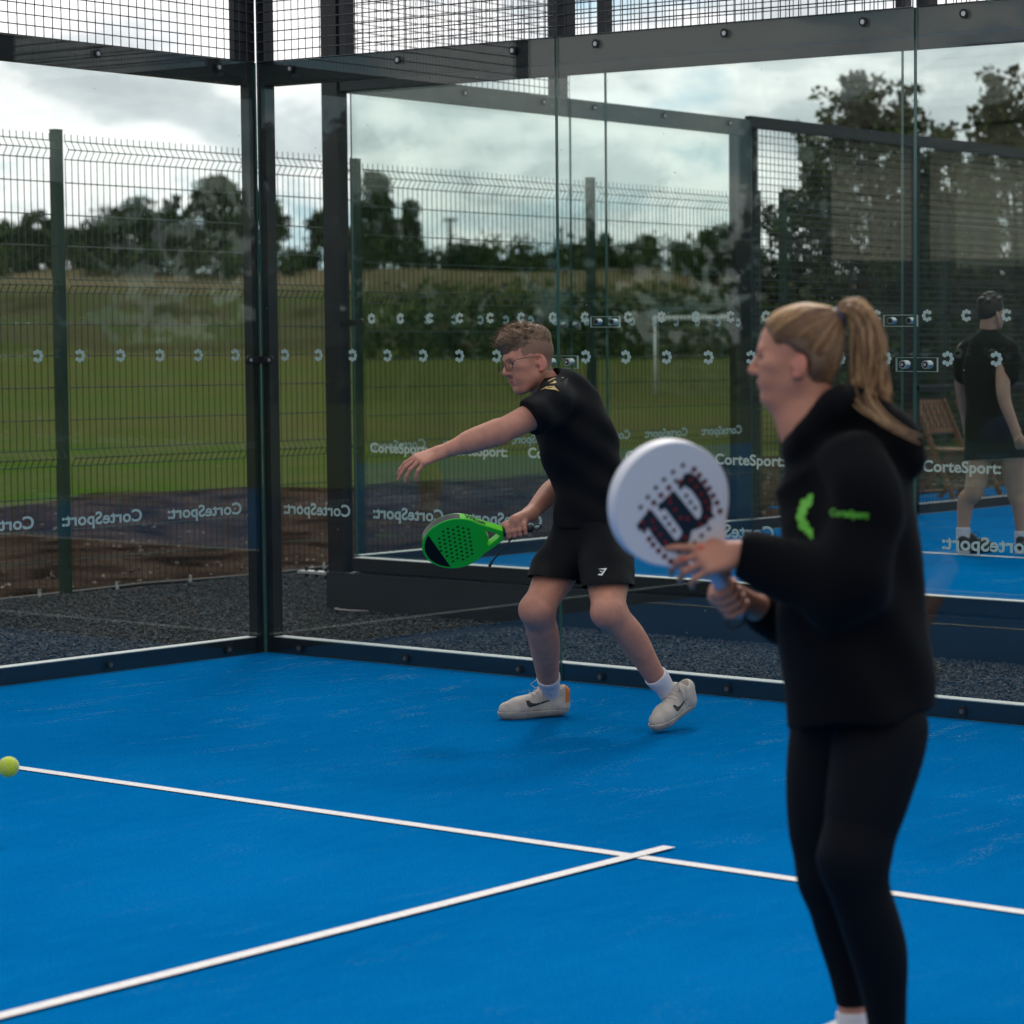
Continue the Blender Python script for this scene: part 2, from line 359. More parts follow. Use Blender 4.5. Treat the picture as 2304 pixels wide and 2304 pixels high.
# ---- field and bank: one ground sheet to the horizon
FH = np.array([FW[0], FW[1]]); FH /= np.linalg.norm(FH); RH = np.array([RT[0], RT[1]])
def gz(x, y):
    dx, dy = x-CAM[0], y-CAM[1]; d = dx*FH[0]+dy*FH[1]; s = dx*RH[0]+dy*RH[1]
    r = np.hypot(dx, dy)
    w = 9*np.sin(s*0.045+0.6)+4*np.sin(s*0.11+2); t = np.clip((d-203-w*0.8)/66, 0, 1)
    st = t*t*(3-2*t)
    top = 8.2-0.6*np.clip((s+40)/120, 0, 1)
    return -0.14+np.clip((d-120)/80, 0, 1)*0.5+st*top+np.where(d < 0, 0, 0)+0.25*np.sin(s*0.23+d*0.1)*st+0.01*np.clip(d-290, 0, 600)*0.2
dd = np.concatenate([np.linspace(-900, -20, 12), np.linspace(-10, 190, 40), np.linspace(194, 300, 60), np.linspace(320, 1500, 14)])
ss = np.concatenate([np.linspace(-1500, -190, 14), np.linspace(-180, 120, 130), np.linspace(135, 1500, 12)])
D, S = np.meshgrid(dd, ss, indexing='ij'); X = CAM[0]+D*FH[0]+S*RH[0]; Y = CAM[1]+D*FH[1]+S*RH[1]
i, j = np.meshgrid(np.arange(len(dd)-1), np.arange(len(ss)-1), indexing='ij'); a = (i*len(ss)+j).ravel()
def field_material():
    m = mat('grass_field', (0.05, 0.10, 0.02), 1.0, spec=0.0); n, l = nodes_of(m); b = n['Principled BSDF']
    v = nnoise(m, 0.045, 6, 0.62); v2 = nnoise(m, 0.6, 5, 0.7); st = nnoise(m, 0.020, 4, 0.6, (1, 1, 9), 0.4); fine = nnoise(m, 6.0, 4, 0.7)
    c = nramp(m, v, [(0.36, (0.085, 0.074, 0.028)), (0.46, (0.066, 0.078, 0.020)), (0.60, (0.046, 0.092, 0.013))])
    c = nmix(m, nramp(m, v2, [(0.38, (0.7, 0.7, 0.7)), (0.62, (0, 0, 0))]), c, (0.105, 0.090, 0.045))
    rough = nramp(m, nnoise(m, 0.10, 6, 0.72, (1, 1, 2.2), 0.8), [(0.36, (0.030, 0.034, 0.014)), (0.48, (0.075, 0.066, 0.036)), (0.56, (0.045, 0.065, 0.016)), (0.72, (0.105, 0.088, 0.052))])
    g = n.new('ShaderNodeNewGeometry'); sx = n.new('ShaderNodeSeparateXYZ'); l.new(g.outputs['Position'], sx.inputs[0])
    mr = n.new('ShaderNodeMapRange'); mr.inputs[1].default_value = 0.42; mr.inputs[2].default_value = 0.8; l.new(sx.outputs[2], mr.inputs[0])
    c = nmix(m, mr.outputs[0], c, rough)
    m3 = n.new('ShaderNodeMapRange'); m3.inputs[1].default_value = 5.6; m3.inputs[2].default_value = 7.0; l.new(sx.outputs[2], m3.inputs[0])
    tan = nramp(m, nnoise(m, 0.25, 5, 0.7), [(0.35, (0.16, 0.110, 0.075)), (0.65, (0.10, 0.098, 0.045))])
    c = nmix(m, m3.outputs[0], c, tan)
    c = nmix(m, nramp(m, fine, [(0.35, (0.35, 0.35, 0.35)), (0.6, (0, 0, 0))]), c, (0.03, 0.045, 0.012))
    l.new(c, b.inputs['Base Color']); bp = n.new('ShaderNodeBump'); bp.inputs['Strength'].default_value = 0.8; bp.inputs['Distance'].default_value = 0.06
    l.new(fine, bp.inputs['Height']); l.new(bp.outputs[0], b.inputs['Normal']); return m
tag(mesh_np('ground_field', np.stack([X, Y, gz(X, Y)], -1).reshape(-1, 3), [np.stack([a, a+1, a+len(ss)+1, a+len(ss)], -1)], field_material(), smooth=True), kind='structure')

# ================================================================== TREES AND SHRUBS
M_LEAF = [mat('leaf_dark', (0.022, 0.044, 0.012), 0.9, spec=0.1), mat('leaf_mid', (0.038, 0.070, 0.018), 0.9, spec=0.1), mat('leaf_olive', (0.070, 0.090, 0.028), 0.9, spec=0.1)]
M_ASH = [mat('ash_leaf_dark', (0.045, 0.062, 0.026), 0.9, spec=0.1), mat('ash_leaf_mid', (0.080, 0.100, 0.042), 0.9, spec=0.1), mat('ash_leaf_pale', (0.125, 0.140, 0.068), 0.9, spec=0.1)]
M_BARK = mat('bark', (0.06, 0.048, 0.036), 0.9, var=0.4, vscale=6, bump=0.8, bscale=15, bdist=0.02)
for q in M_LEAF:
    n_, l_ = nodes_of(q); n_['Principled BSDF'].inputs['Transmission Weight'].default_value = 0.0
def leaves(centres, radii, per, leaf, squash=0.75, r=None):
    r = r or rng; n = len(centres)*per; ci = np.repeat(np.arange(len(centres)), per)
    d = r.normal(size=(n, 3)); d /= np.linalg.norm(d, axis=1)[:, None]; rad = r.uniform(0.0, 1, n)**0.45
    off = d*rad[:, None]*radii[ci][:, None]; off[:, 2] *= squash
    c = centres[ci]+off; u = r.normal(size=(n, 3)); u /= np.linalg.norm(u, axis=1)[:, None]
    w = np.cross(u, r.normal(size=(n, 3))); w /= np.linalg.norm(w, axis=1)[:, None]
    s = leaf*r.uniform(0.5, 1.4, n)[:, None]
    V = np.stack([c-u*s, c-w*s*0.55, c+u*s, c+w*s*0.55], 1).reshape(-1, 3)
    return V, np.arange(n*4).reshape(-1, 4)
def tree(label, x, y, zb, height, width, kind='round', leaf=0.22, clumps=46, per=90, seed=1, group=None, cat='tree', name='broadleaf_tree', mats=M_LEAF, trunk_frac=0.22, spray=False):
    r = np.random.default_rng(seed); root = empty(name, (x, y, zb)); tag(root, label, cat, group)
    h0 = height*trunk_frac; ch = height-h0; cs = []
    mb = MB(); tr = max(0.06, height*0.022)
    topx = r.uniform(-.03, .03)*height
    mb.tube([(x, y, zb-0.4), (x, y, zb+h0*0.6), (x+topx*.4, y, zb+h0+ch*.25), (x+topx, y, zb+h0+ch*0.75)], [tr*1.3, tr, tr*0.7, tr*0.15], 8)
    while len(cs) < clumps:
        t = r.uniform(0.02, 1); a = r.uniform(0, 6.283)
        if kind == 'round': prof = math.sin(math.pi*min(1, 0.12+t*0.86))**0.6
        elif kind == 'cone': prof = (1-t)*0.95+0.08
        elif kind == 'spire': prof = 0.5+0.5*math.sin(t*9+seed)*(1-t)
        else: prof = math.sin(math.pi*min(1, 0.25+t*0.72))**0.8
        rr = width/2*prof*r.uniform(0.35, 1.0)
        cs.append((x+topx*t+rr*math.cos(a), y+rr*math.sin(a), zb+h0*0.75+ch*t*0.93))
    cs = np.array(cs)
    for k in range(0, len(cs), max(1, len(cs)//7)):
        c = cs[k]; s0 = (x+topx*.3, y, zb+h0*0.8+(c[2]-zb-h0*.8)*0.3); mb.tube([s0, tuple((np.array(s0)+c)/2+np.array([0, 0, height*.03])), tuple(c)], [tr*0.5, tr*0.3, tr*0.08], 5)
    if spray:      # long leafy shoots pointing outwards and up, sky between them
        base = np.array([x, y, zb+h0+ch*0.35]); ext = []
        for c in cs:
            d = c-base; L_ = np.linalg.norm(d); d = d/L_; d[2] += 0.35
            for q in range(5): ext.append(c+d*(q*leaf*2.0)+r.normal(size=3)*leaf*0.5)
        allc = np.array(ext); V, F = leaves(allc, np.full(len(allc), leaf*2.6), max(6, per//5), leaf, 0.8, r)
        for c in cs[::2]: mb.tube([tuple(base), tuple((base+c)/2), tuple(c+(c-base)*0.15)], [tr*.3, tr*.16, tr*.04], 4)
    else:
        V, F = leaves(cs, r.uniform(0.55, 1.25, len(cs))*width*0.17, per, leaf, 0.8, r)
    mb.build('trunk', M_BARK, root, True)
    mi = np.clip((r.normal(size=len(F))*0.55+(np.repeat(r.normal(size=len(F)//per+1), per)[:len(F)])*0.8+0.9).astype(int), 0, 2)
    mesh_np('crown', V, [F], mats, root, midx=mi)
    return root
def tree_px(label, px, top, width_px, dep, **kw):
    p = W(px, 766, dep); zb = float(gz(p[0], p[1])) if dep > 100 else kw.pop('zb', -0.15); kw.pop('zb', None)
    height = 1.602+(766-top)*dep/FPX-zb
    return tree(label, p[0], p[1], zb, height, width_px*dep/FPX, **kw)
G = 'trees along the top of the grass bank'
spec = [
 ('low dark bush at the left edge of the treeline', 25, 505, 120, 268, dict(kind='bush', trunk_frac=.05)),
 ('small airy round tree left of the nearest green fence post', 88, 472, 95, 262, dict(kind='round', clumps=40, per=60)),
 ('low bush behind the nearest green fence post', 165, 520, 130, 268, dict(kind='bush', trunk_frac=.05)),
 ('bushy tree of middling height just left of the broad domed tree', 238, 515, 110, 264, dict(kind='bush', trunk_frac=.05)),
 ('broad domed dark tree in the middle of the left treeline', 320, 458, 235, 258, dict(kind='round', clumps=75, trunk_frac=.08)),
 ('thin leaning spire-shaped tree sticking up behind the broad domed tree', 396, 412, 60, 272, dict(kind='spire', clumps=26, per=70)),
 ('tall ragged dark tree beside the corner posts of the near court', 492, 395, 160, 262, dict(kind='round', clumps=70, per=90, trunk_frac=.08)),
 ('dark tree seen through the corner posts of the near court', 590, 425, 110, 270, dict(kind='round', clumps=46)),
 ('low shrub in the gap between the two court corners', 668, 585, 90, 262, dict(kind='bush', clumps=22, trunk_frac=.04)),
 ('bushy tree half hidden by the far court corner post', 740, 470, 110, 275, dict(kind='bush', clumps=40, trunk_frac=.1)),
 ('tall pointed tree behind the glass beside the far court corner', 850, 384, 150, 262, dict(kind='cone', clumps=80, per=100, trunk_frac=.06)),
 ('shorter pointed tree on the right shoulder of the tall pointed tree', 925, 448, 90, 268, dict(kind='cone', clumps=46, trunk_frac=.06)),
 ('ragged dark bush just right of the utility pole', 1065, 562, 120, 262, dict(kind='bush', clumps=40, trunk_frac=.04)),
 ('low hedge-like shrub above the player with glasses', 1180, 590, 150, 266, dict(kind='bush', clumps=40, trunk_frac=.04)),
 ('dark shrub behind the fence post above the player with glasses', 1290, 560, 130, 262, dict(kind='bush', clumps=40, trunk_frac=.04)),
 ('small pointed tree right of the fence post above the player', 1362, 520, 62, 266, dict(kind='cone', clumps=26, trunk_frac=.05)),
 ('round tree third from the mesh side wall post', 1452, 534, 100, 264, dict(kind='round', clumps=40, trunk_frac=.06)),
 ('gappy small tree second from the mesh side wall post', 1528, 540, 70, 268, dict(kind='round', clumps=26, per=60, trunk_frac=.1)),
 ('broad dark tree beside the mesh side wall post', 1632, 506, 150, 250, dict(kind='round', clumps=56, trunk_frac=.05)),
]
for k, (lb, px, top, w, dep, kw) in enumerate(spec):
    tree_px(lb, px, top, w, dep, group=G, seed=20+k, leaf=0.30, **kw)
# hedge line under the trees, and darker undergrowth on the slope: reads as one mass
def thicket(name, label, s0, s1, d0, d1, n, hmin, hmax, leaf, per, seed, bell=False):
    r = np.random.default_rng(seed); s = r.uniform(s0, s1, n); d = r.uniform(d0, d1, n)
    h = r.uniform(hmin, hmax, n)
    x = CAM[0]+d*FH[0]+s*RH[0]; y = CAM[1]+d*FH[1]+s*RH[1]; z = gz(x, y)
    cs = np.concatenate([np.stack([x, y, z+h*f], -1) for f in (0.2, 0.55, 0.85)])
    V, F = leaves(cs, np.tile(h, 3)*0.55, per, leaf, 0.9, r)
    o = mesh_np(name, V, [F], M_LEAF, midx=r.integers(0, 3, len(F)))
    return tag(o, label, 'undergrowth', kind='stuff')
thicket('undergrowth', 'dark tangled undergrowth along the foot of the far treeline', -112, 12, 252, 268, 150, 1.6, 3.2, 0.3, 40, 3)
thicket('bramble_slope', 'dark green thicket growing at the foot of the bank behind the goal', -37, 2, 182, 205, 130, 2.2, 4.6, 0.28, 50, 4)
# nearer trees on the right, seen through the mesh wall
tree_px('big feathery ash tree above the hair of the woman, left of the two ash trees', 1975, 225, 480, 46, seed=71, leaf=0.085, clumps=150, per=105, spray=True, kind='round', trunk_frac=.12, group='ash trees behind the far court', name='ash_tree', mats=M_ASH)
tree_px('big feathery ash tree at the right edge, right of the two ash trees', 2290, 185, 460, 50, seed=72, leaf=0.085, clumps=150, per=105, spray=True, kind='round', trunk_frac=.12, group='ash trees behind the far court', name='ash_tree', mats=M_ASH)
tree_px('low spreading dark tree between the two ash trees', 2130, 400, 300, 56, seed=73, leaf=0.11, clumps=90, per=110, kind='bush', trunk_frac=.05, name='broadleaf_tree')
tree_px('dense dark holly bush behind the walking player', 2210, 420, 190, 40, seed=75, leaf=0.07, clumps=80, per=160, kind='cone', trunk_frac=.03, name='holly_bush', cat='bush')
tree_px('low dark laurel bush left of the dense holly bush', 2040, 560, 240, 44, seed=76, leaf=0.09, clumps=70, per=110, kind='bush', trunk_frac=.03, name='laurel_bush', cat='bush')
tree_px('low dark laurel bush at the right edge behind the holly bush', 2330, 520, 200, 46, seed=77, leaf=0.09, clumps=60, per=110, kind='bush', trunk_frac=.03, name='laurel_bush', cat='bush')
# trees and clubhouse behind the photographer (they show as reflections in the glass)
for k, (x, y, h, w) in enumerate([(-34, -52, 9, 9), (-26, -58, 11, 10), (-46, -44, 8, 9), (-56, -30, 9, 10), (14, -60, 12, 11), (26, -56, 10, 10), (40, -50, 11, 11), (-62, -14, 8, 10)]):
    tree(['tall oak', 'broad oak', 'short oak', 'lone oak', 'crooked oak', 'thick oak', 'far oak', 'edge oak'][k]+' standing behind the photographer', x, y, -0.15, h, w, seed=90+k, leaf=0.35, clumps=40, per=60, name='oak_tree', group='oak trees behind the photographer')
def hedge(name, label, a, b, h, n, seed):
    r = np.random.default_rng(seed); t = r.uniform(0, 1, n); a, b = np.array(a, float), np.array(b, float); p = a[None]*(1-t[:, None])+b[None]*t[:, None]+r.normal(size=(n, 2))*0.8
    cs = np.concatenate([np.column_stack([p, np.full(n, h*f)+r.uniform(-.3, .4, n)]) for f in (0.15, 0.45, 0.75, 0.95)]); V, F = leaves(cs, np.full(len(cs), h*0.36), 26, 0.42, 0.9, r)
    return tag(mesh_np(name, V, [F], M_LEAF, midx=r.integers(0, 3, len(F))), label, 'hedge')
hedge('hedge', 'added dark hedge out of view behind the photographer, dimming the glass reflections', (-90, -8), (-18, -62), 4.6, 150, 5)  # unseen, added so the back glass reflects dark leaves instead of bright sky
hedge('hedge', 'added dark hedge out of view far to the right, dimming the side glass reflections', (70, -10), (22, 92), 4.6, 170, 6)  # unseen, added to give the side glass something dark to reflect
cl = empty('clubhouse', (-2, -32, -0.1)); tag(cl, 'long tan clad clubhouse with brown pitched roof behind the photographer', 'building')
mb = MB(); mb.box((-16.95, -39.95, -0.3), (13.95, -29.05, 3.0)); mb.build('added_dark_base', mat('reflection_dimming_dark', (0.045, 0.035, 0.03), 0.9), cl)  # dark base added to keep the pale wall's reflection off the walking player
mb = MB(); mb.box((-17, -40, 3.0), (14, -29, 5.3)); mb.build('wall', mat('tan_cladding', (0.78, 0.68, 0.55), 0.8, var=0.1, vscale=1, stretch=(6, 6, 0.3)), cl)
mb = MB(); mb.add([(-17.6, -40.6, 5.303), (14.6, -40.6, 5.303), (14.6, -28.5, 5.303), (-17.6, -28.5, 5.303), (-17.6, -34.5, 7.4), (14.6, -34.5, 7.4)], [(0, 3, 2, 1), (0, 1, 5, 4), (2, 3, 4, 5), (1, 2, 5), (3, 0, 4)]); mb.build('roof', mat('brown_roof', (0.09, 0.06, 0.045), 0.8), cl)
mb = MB()


# utility pole
p = W(1016, 766, 262); zb = float(gz(p[0], p[1])); r0 = empty('utility_pole', (p[0], p[1], zb)); tag(r0, 'thin wooden utility pole with a short crossarm on the skyline', 'utility pole')
mb = MB(); zt = 1.6+(766-492)*262/FPX; mb.cyl((p[0], p[1], zb-.5), (p[0], p[1], zt), 0.17, 8); mb.build('pole', M_BARK, r0)
mb = MB(); mb.box(tuple(np.array([p[0]-0.9, p[1]-0.1, zt-0.35])), (p[0]+0.9, p[1]+0.1, zt-0.12)); mb.build('crossarm', M_BARK, r0)
# football goal
gl = onz(1475, 888, -0.14); gdir = np.array([0.93, -0.36, 0]); gdir /= np.linalg.norm(gdir); gw, gh = 6.4, 2.44
bk = np.array([-FH[0], -FH[1], 0])*-1.8
root = empty('football_goal', gl); tag(root, 'white football goal standing on the far grass pitch', 'football goal')
WH = mat('white_paint', (0.7, 0.7, 0.68), 0.5)
def P3(a, z, b=0.0): return tuple(gl+gdir*a+bk*b+np.array([0, 0, z]))
for a in (0, gw):
    mb = MB(); mb.cyl(P3(a, 0), P3(a, gh), 0.065, 10); mb.build('upright', WH, root, True)
mb = MB(); mb.cyl(P3(-0.06, gh), P3(gw+0.06, gh), 0.065, 10); mb.build('crossbar', WH, root, True)
mb = MB()
for k in range(22):
    a = gw*k/21; mb.tube([P3(a, gh), P3(a, gh*0.55, .75), P3(a, 0.02, 1)], 0.006, 3)
for k in range(9):
    f = k/8; z = gh*(1-f)+0.02; mb.tube([P3(0, z, f), P3(gw, z, f)], 0.006, 3)
mb.build('net', mat('pale_net', (0.25, 0.27, 0.25), 0.8), root)
# ================================================================== COURT WALLS
def petal_mark():
    vs, fs = [], []
    for k in range(-3, 4):
        a = k*math.pi/4; c = np.array([math.cos(a), math.sin(a)])*0.0215; t = np.array([math.cos(a), math.sin(a)]); w = np.array([-t[1], t[0]])
        b = len(vs)
        for j in range(14):
            q = 2*math.pi*j/14; vs.append(c+t*0.0108*math.cos(q)+w*0.0088*(1-0.28*(-math.cos(q)))*math.sin(q))
        fs.append(tuple(range(b, b+14)))
    return np.array(vs), fs
FLV, FLF = petal_mark()                      # opens towards -x of its own plane
TXV, TXF = text_shape('CorteSport:', 0.026, 1.0, font_space=1.03)
TXV[:, 0] *= 0.4760/TXV[:, 0].max(); TXV[:, 1] *= 0.0590/text_shape('C', 0.026, 1.0)[0][:, 1].max()
def wall(label, org, U, Nn, z0, panes, meshes, post_full, post_top, top_mesh_to, uend, plate_seams=True, top_rail=False, letter_dir=1, marks=True, midrail=None, thin_from=None):
    """vertical court wall: U runs along it, Nn points out of its court"""
    U = np.array(U, float); Nn = np.array(Nn, float); org = np.array(org, float)
    root = empty('court_wall', tuple(org+np.array([0, 0, z0]))); tag(root, label, 'court wall')
    T = lambda u, n, z: tuple(org+U*u+Nn*n+np.array([0, 0, z0+z]))
    def bx(mb, u0, u1, n0, n1, za, zb, mi=0): mb.box((u0, n0, za), (u1, n1, zb), mi, fr=T)
    for i in range(panes):
        mb = MB(); u0, u1 = 2*i+0.004, 2*i+1.996
        if i == 0: u0 = 0.002
        vs = [T(u0, 0, 0.0), T(u1, 0, 0.0), T(u1, .012, 0.0), T(u0, .012, 0.0), T(u0, 0, 3.0), T(u1, 0, 3.0), T(u1, .012, 3.0), T(u0, .012, 3.0)]
        mb.add(vs, [(0, 3, 2, 1), (4, 5, 6, 7), (1, 2, 6, 5), (3, 0, 4, 7)], 1); mb.add(vs, [(0, 1, 5, 4), (2, 3, 7, 6)], 0)
        pane = mb.build('glass_pane', [M_GLASS, M_EDGE], root)
        if not marks: continue
        for k in range(8):
            c = 2*i+0.16+0.2405*k
            V = [T(c-letter_dir*p[0], 0.0132, 1.5255+p[1]) for p in FLV]
            pydata('flower_mark', V, FLF, M_DECAL, pane)
        for k in range(3):
            e0 = 2*i+0.1345+0.6355*k
            V = [T((e0+p[0]) if letter_dir > 0 else (e0+0.476-p[0]), 0.0132, 0.7205+p[1]) for p in TXV]
            pydata('lettering', V, TXF, M_DECAL, pane)
    gend = 2*panes
    # frame
    mb = MB(); bx(mb, 0.0485, gend if meshes else uend, .0135, .083, 0.0, 0.0785, 0); bx(mb, 0.0495, gend if meshes else uend, .0145, .082, 0.0787, 0.083, 1)
    kb = mb.build('kerb_beam', [M_STEEL, M_KERB_SKY], root)
    mb = MB(); bx(mb, 0.0485, gend, .0135, .093, 2.886, 3.0); bm_ = mb.build('top_beam', M_STEEL, root)
    mb = MB(); mk = MB()
    for i in range(panes):
        for o_ in (0.245, 0.99, 1.735):
            for z, target in ((0.035, mk), (2.957, mb)):
                target.cyl(T(2*i+o_, 0.0, z), T(2*i+o_, -0.003, z), 0.021, 16, 1); target.cyl(T(2*i+o_, -0.0035, z), T(2*i+o_, -0.006, z), 0.0105, 12, 0)
    if panes: mb.build('bolts', [M_BOLT, M_RUBBER], bm_); mk.build('bolts', [mat('dull_bolt', (0.12, 0.14, 0.16), 0.4, metal=0.6), M_RUBBER], kb)
    if plate_seams:
        for i in range(1, panes):
            mb = MB(); a = [T(2*i+s*0.105, n, z) for s in (-1, 1) for n in (.0145, .0225) for z in (1.47, 1.53)]
            v = [a[0], a[4], a[6], a[2], a[1], a[5], a[7], a[3]]
            mb.add(v, [(0, 1, 5, 4), (2, 3, 7, 6)], 0); mb.add(v, [(0, 3, 2, 1), (4, 5, 6, 7), (1, 2, 6, 5), (3, 0, 4, 7)], 1)
            for (ua, ub, za, zb) in ((-.1055, .1055, 1.4695, 1.4725), (-.1055, .1055, 1.5275, 1.5305), (-.1056, -.1030, 1.473, 1.527), (.1030, .1056, 1.473, 1.527)):
                bx(mb, 2*i+ua, 2*i+ub, .0232, .0262, za, zb, 1)
            pl = mb.build('connector_plate', [M_PLASTIC, M_EDGEP], root)
            for s in (-1, 1):
                mb = MB(); c = 2*i+s*0.058
                mb.cyl(T(c, -0.004, 1.5), T(c, 0.034, 1.5), 0.0175, 20, 0); mb.cyl(T(c, -0.006, 1.5), T(c, -0.0045, 1.5), 0.0135, 20, 1)
                mb.cyl(T(c, -0.0085, 1.5), T(c, -0.0065, 1.5), 0.0065, 12, 0); mb.cyl(T(c, 0.0345, 1.5), T(c, 0.037, 1.5), 0.0135, 20, 1); mb.build('bolt', [M_BOLT, M_RUBBER], pl)
    def wires(u0, u1, za, zb, name='wire_mesh', r=0.0029):
        mb = MB(); nu = int(round((u1-u0)/0.05)); nz = int(round((zb-za)/0.05))
        for k in range(nu+1): u = u0+(u1-u0)*k/nu; mb.tube([T(u, 0.0, za), T(u, 0.0, zb)], r, 4, cap=False)
        for k in range(nz+1): z = za+(zb-za)*k/nz; mb.tube([T(u0, 0.0045, z), T(u1, 0.0045, z)], r, 4, cap=False)
        return mb.build(name, M_WIRE, root)
    k = 0
    while 2*k < top_mesh_to-0.01:
        e = min(2*k+2, top_mesh_to)
        wires(2*k+0.01, e-0.01, 3.003, 3.99); k += 1
    if top_mesh_to > 0:
        mb = MB(); bx(mb, 0, top_mesh_to, .012, .062, 3.995, 4.045); mb.build('top_rail', M_STEEL, root)
    for (u0, u1) in post_top:
        mb = MB(); bx(mb, u0, u1, .014, .074, 3.002, 3.993); mb.build('upper_post', M_STEEL, root)
    for (u0, u1, n0, n1, za, zb) in post_full:
        mb = MB(); bx(mb, u0, u1, n0, n1, za, zb); mb.build('post', M_STEEL, root)
    for k in range(meshes):
        u0 = gend+2*k
        wires(u0+0.02, u0+1.99, 0.09, 2.94)
        mb = MB(); bx(mb, u0+1.93+0.2, u0+2.24, .014, .09, -0.2, 2.94); mb.build('post', M_STEEL, root)
        mb = MB(); bx(mb, u0, u0+2.0, .014, .064, 2.95, 3.03); mb.build('mesh_top_rail', M_STEEL, root)
        mb = MB(); bx(mb, u0, u0+2.0, .014, .064, 0.0, 0.0785, 0); bx(mb, u0, u0+2.0, .015, .063, 0.0787, 0.083, 1); mb.build('mesh_kerb', [M_STEEL, M_KERB_SKY], root)
        if midrail is not None and k >= midrail:
            mb = MB(); bx(mb, u0+0.2, u0+2.0, .014, .05, 0.985, 1.03); mb.build('mid_rail', M_STEEL, root)
    return root, T

# back wall of our court (corner at the origin, runs along +x)
wb, Tb = wall('back glass wall of the near court, directly behind the player with glasses', (0, 0, 0), (1, 0, 0), (0, 1, 0), 0.0, 5, 0,
     [(-0.013, 0.048, .0135, .075, -0.2, 4.04)], [(2*i, 2*i+0.06) for i in range(1, 5)], 10.0, 10.0, letter_dir=-1)
# side wall of our court
ws, Ts = wall('left side glass wall of the near court, meeting the back wall at the corner', (0, 0, 0), (0, -1, 0), (-1, 0, 0), 0.0, 2, 2,
     [(0.0, 0.042, .0135, .072, -0.2, 4.04), (0.0425, 0.13, .0135, .05, 3.003, 4.04), (3.93, 4.1, .095, .17, -0.2, 3.0)], [(2.0, 2.06)], 2.0, 8.0, letter_dir=1)
# the L-shaped corner posts stand just outside the glass
def pbox(name, a, b, root, m=M_STEEL):
    mb = MB(); mb.box(a, b); return mb.build(name, m, root)
# neighbouring court
wn, Tn = wall('near end glass wall of the far court, facing the near court across the gravel', (X2, Y2, 0), (1, 0, 0), (0, -1, 0), Z2, 5, 0,
     [(-0.165, -0.035, .0, .085, -0.3, 4.04), (0.0, 0.048, .0135, .09, 2.886, 4.04)], [(2*i, 2*i+0.06) for i in range(1, 5)], 10.0, 10.0, letter_dir=1)
wf, Tf = wall('left side wall of the far court, glass first and then wire mesh', (X2, Y2, 0), (0, 1, 0), (-1, 0, 0), Z2, 2, 7,
     [(3.93, 4.19, .095, .16, -0.2, 3.0), (0.0, 0.048, .0135, .09, 2.886, 4.04)], [(1.86, 1.99)], 2.0, 4.0, letter_dir=-1, midrail=1)
# clamps at the two glass corners
def corner_clamp(root, p, a, b, z):
    mb = MB(); p = np.array(p, float)
    for d, s in ((a, 1), (b, 1)):
        d = np.array(d, float); c = p+d*0.055
        mb.cyl(tuple(c+np.array([0, 0, z])-np.cross(d, (0, 0, 1))*0.006), tuple(c+np.array([0, 0, z])+np.cross(d, (0, 0, 1))*0.006), 0.024, 20, 0)
    mb.build('corner_clamp', [M_RUBBER], root)
mb = MB()
mb.box((0.004, -0.006, 1.482), (0.075, -0.001, 1.518)); mb.box((0.001, -0.080, 1.482), (0.006, -0.007, 1.518))
mb.cyl((0.075, -0.001, 1.5), (0.075, -0.012, 1.5), 0.024, 20); mb.cyl((0.001, -0.08, 1.5), (0.012, -0.08, 1.5), 0.024, 20)
mb.cyl((0.075, -0.0125, 1.5), (0.075, -0.016, 1.5), 0.009, 12, 1); mb.cyl((0.0125, -0.08, 1.5), (0.016, -0.08, 1.5), 0.009, 12, 1)
mb.build('corner_clamp', [M_RUBBER, M_BOLT], wb)
mb = MB(); z = 1.5+Z2
mb.box((X2+0.004, Y2-0.02, z-.018), (X2+0.08, Y2-0.014, z+.018)); mb.cyl((X2+0.08, Y2-0.02, z), (X2+0.08, Y2-0.03, z), 0.024, 20); mb.box((X2-0.03, Y2-0.02, z-.018), (X2+0.003, Y2-0.014, z+.018))
mb.build('corner_clamp', [M_RUBBER], wn)
# bolted bracket sticking out from the foot of the far court's corner
mb = MB(); mb.box((X2-0.42, Y2-0.10, Z2-0.035), (X2-0.131, Y2-0.02, Z2-0.02), 0)
for k in range(3):
    x = X2-0.38+0.085*k; mb.cyl((x, Y2-0.06, Z2-0.06), (x, Y2-0.06, Z2+0.005), 0.011, 8, 1)
mb.build('bracket', [mat('galvanised', (0.4, 0.37, 0.37), 0.5), M_RUBBER], wn)
mb = MB(); mb.tube([(X2-0.02, Y2-0.14, -0.02), (X2+0.03, Y2-0.22, -0.015), (X2+0.10, Y2-0.26, -0.012), (X2+0.18, Y2-0.25, -0.014), (X2+0.26, Y2-0.17, -0.02)], 0.006, 6)
tag(mb.build('cable', mat('pale_cable', (0.4, 0.32, 0.32), 0.6), None, True), 'short pale cable looping out of the gravel at the far court base', 'cable')

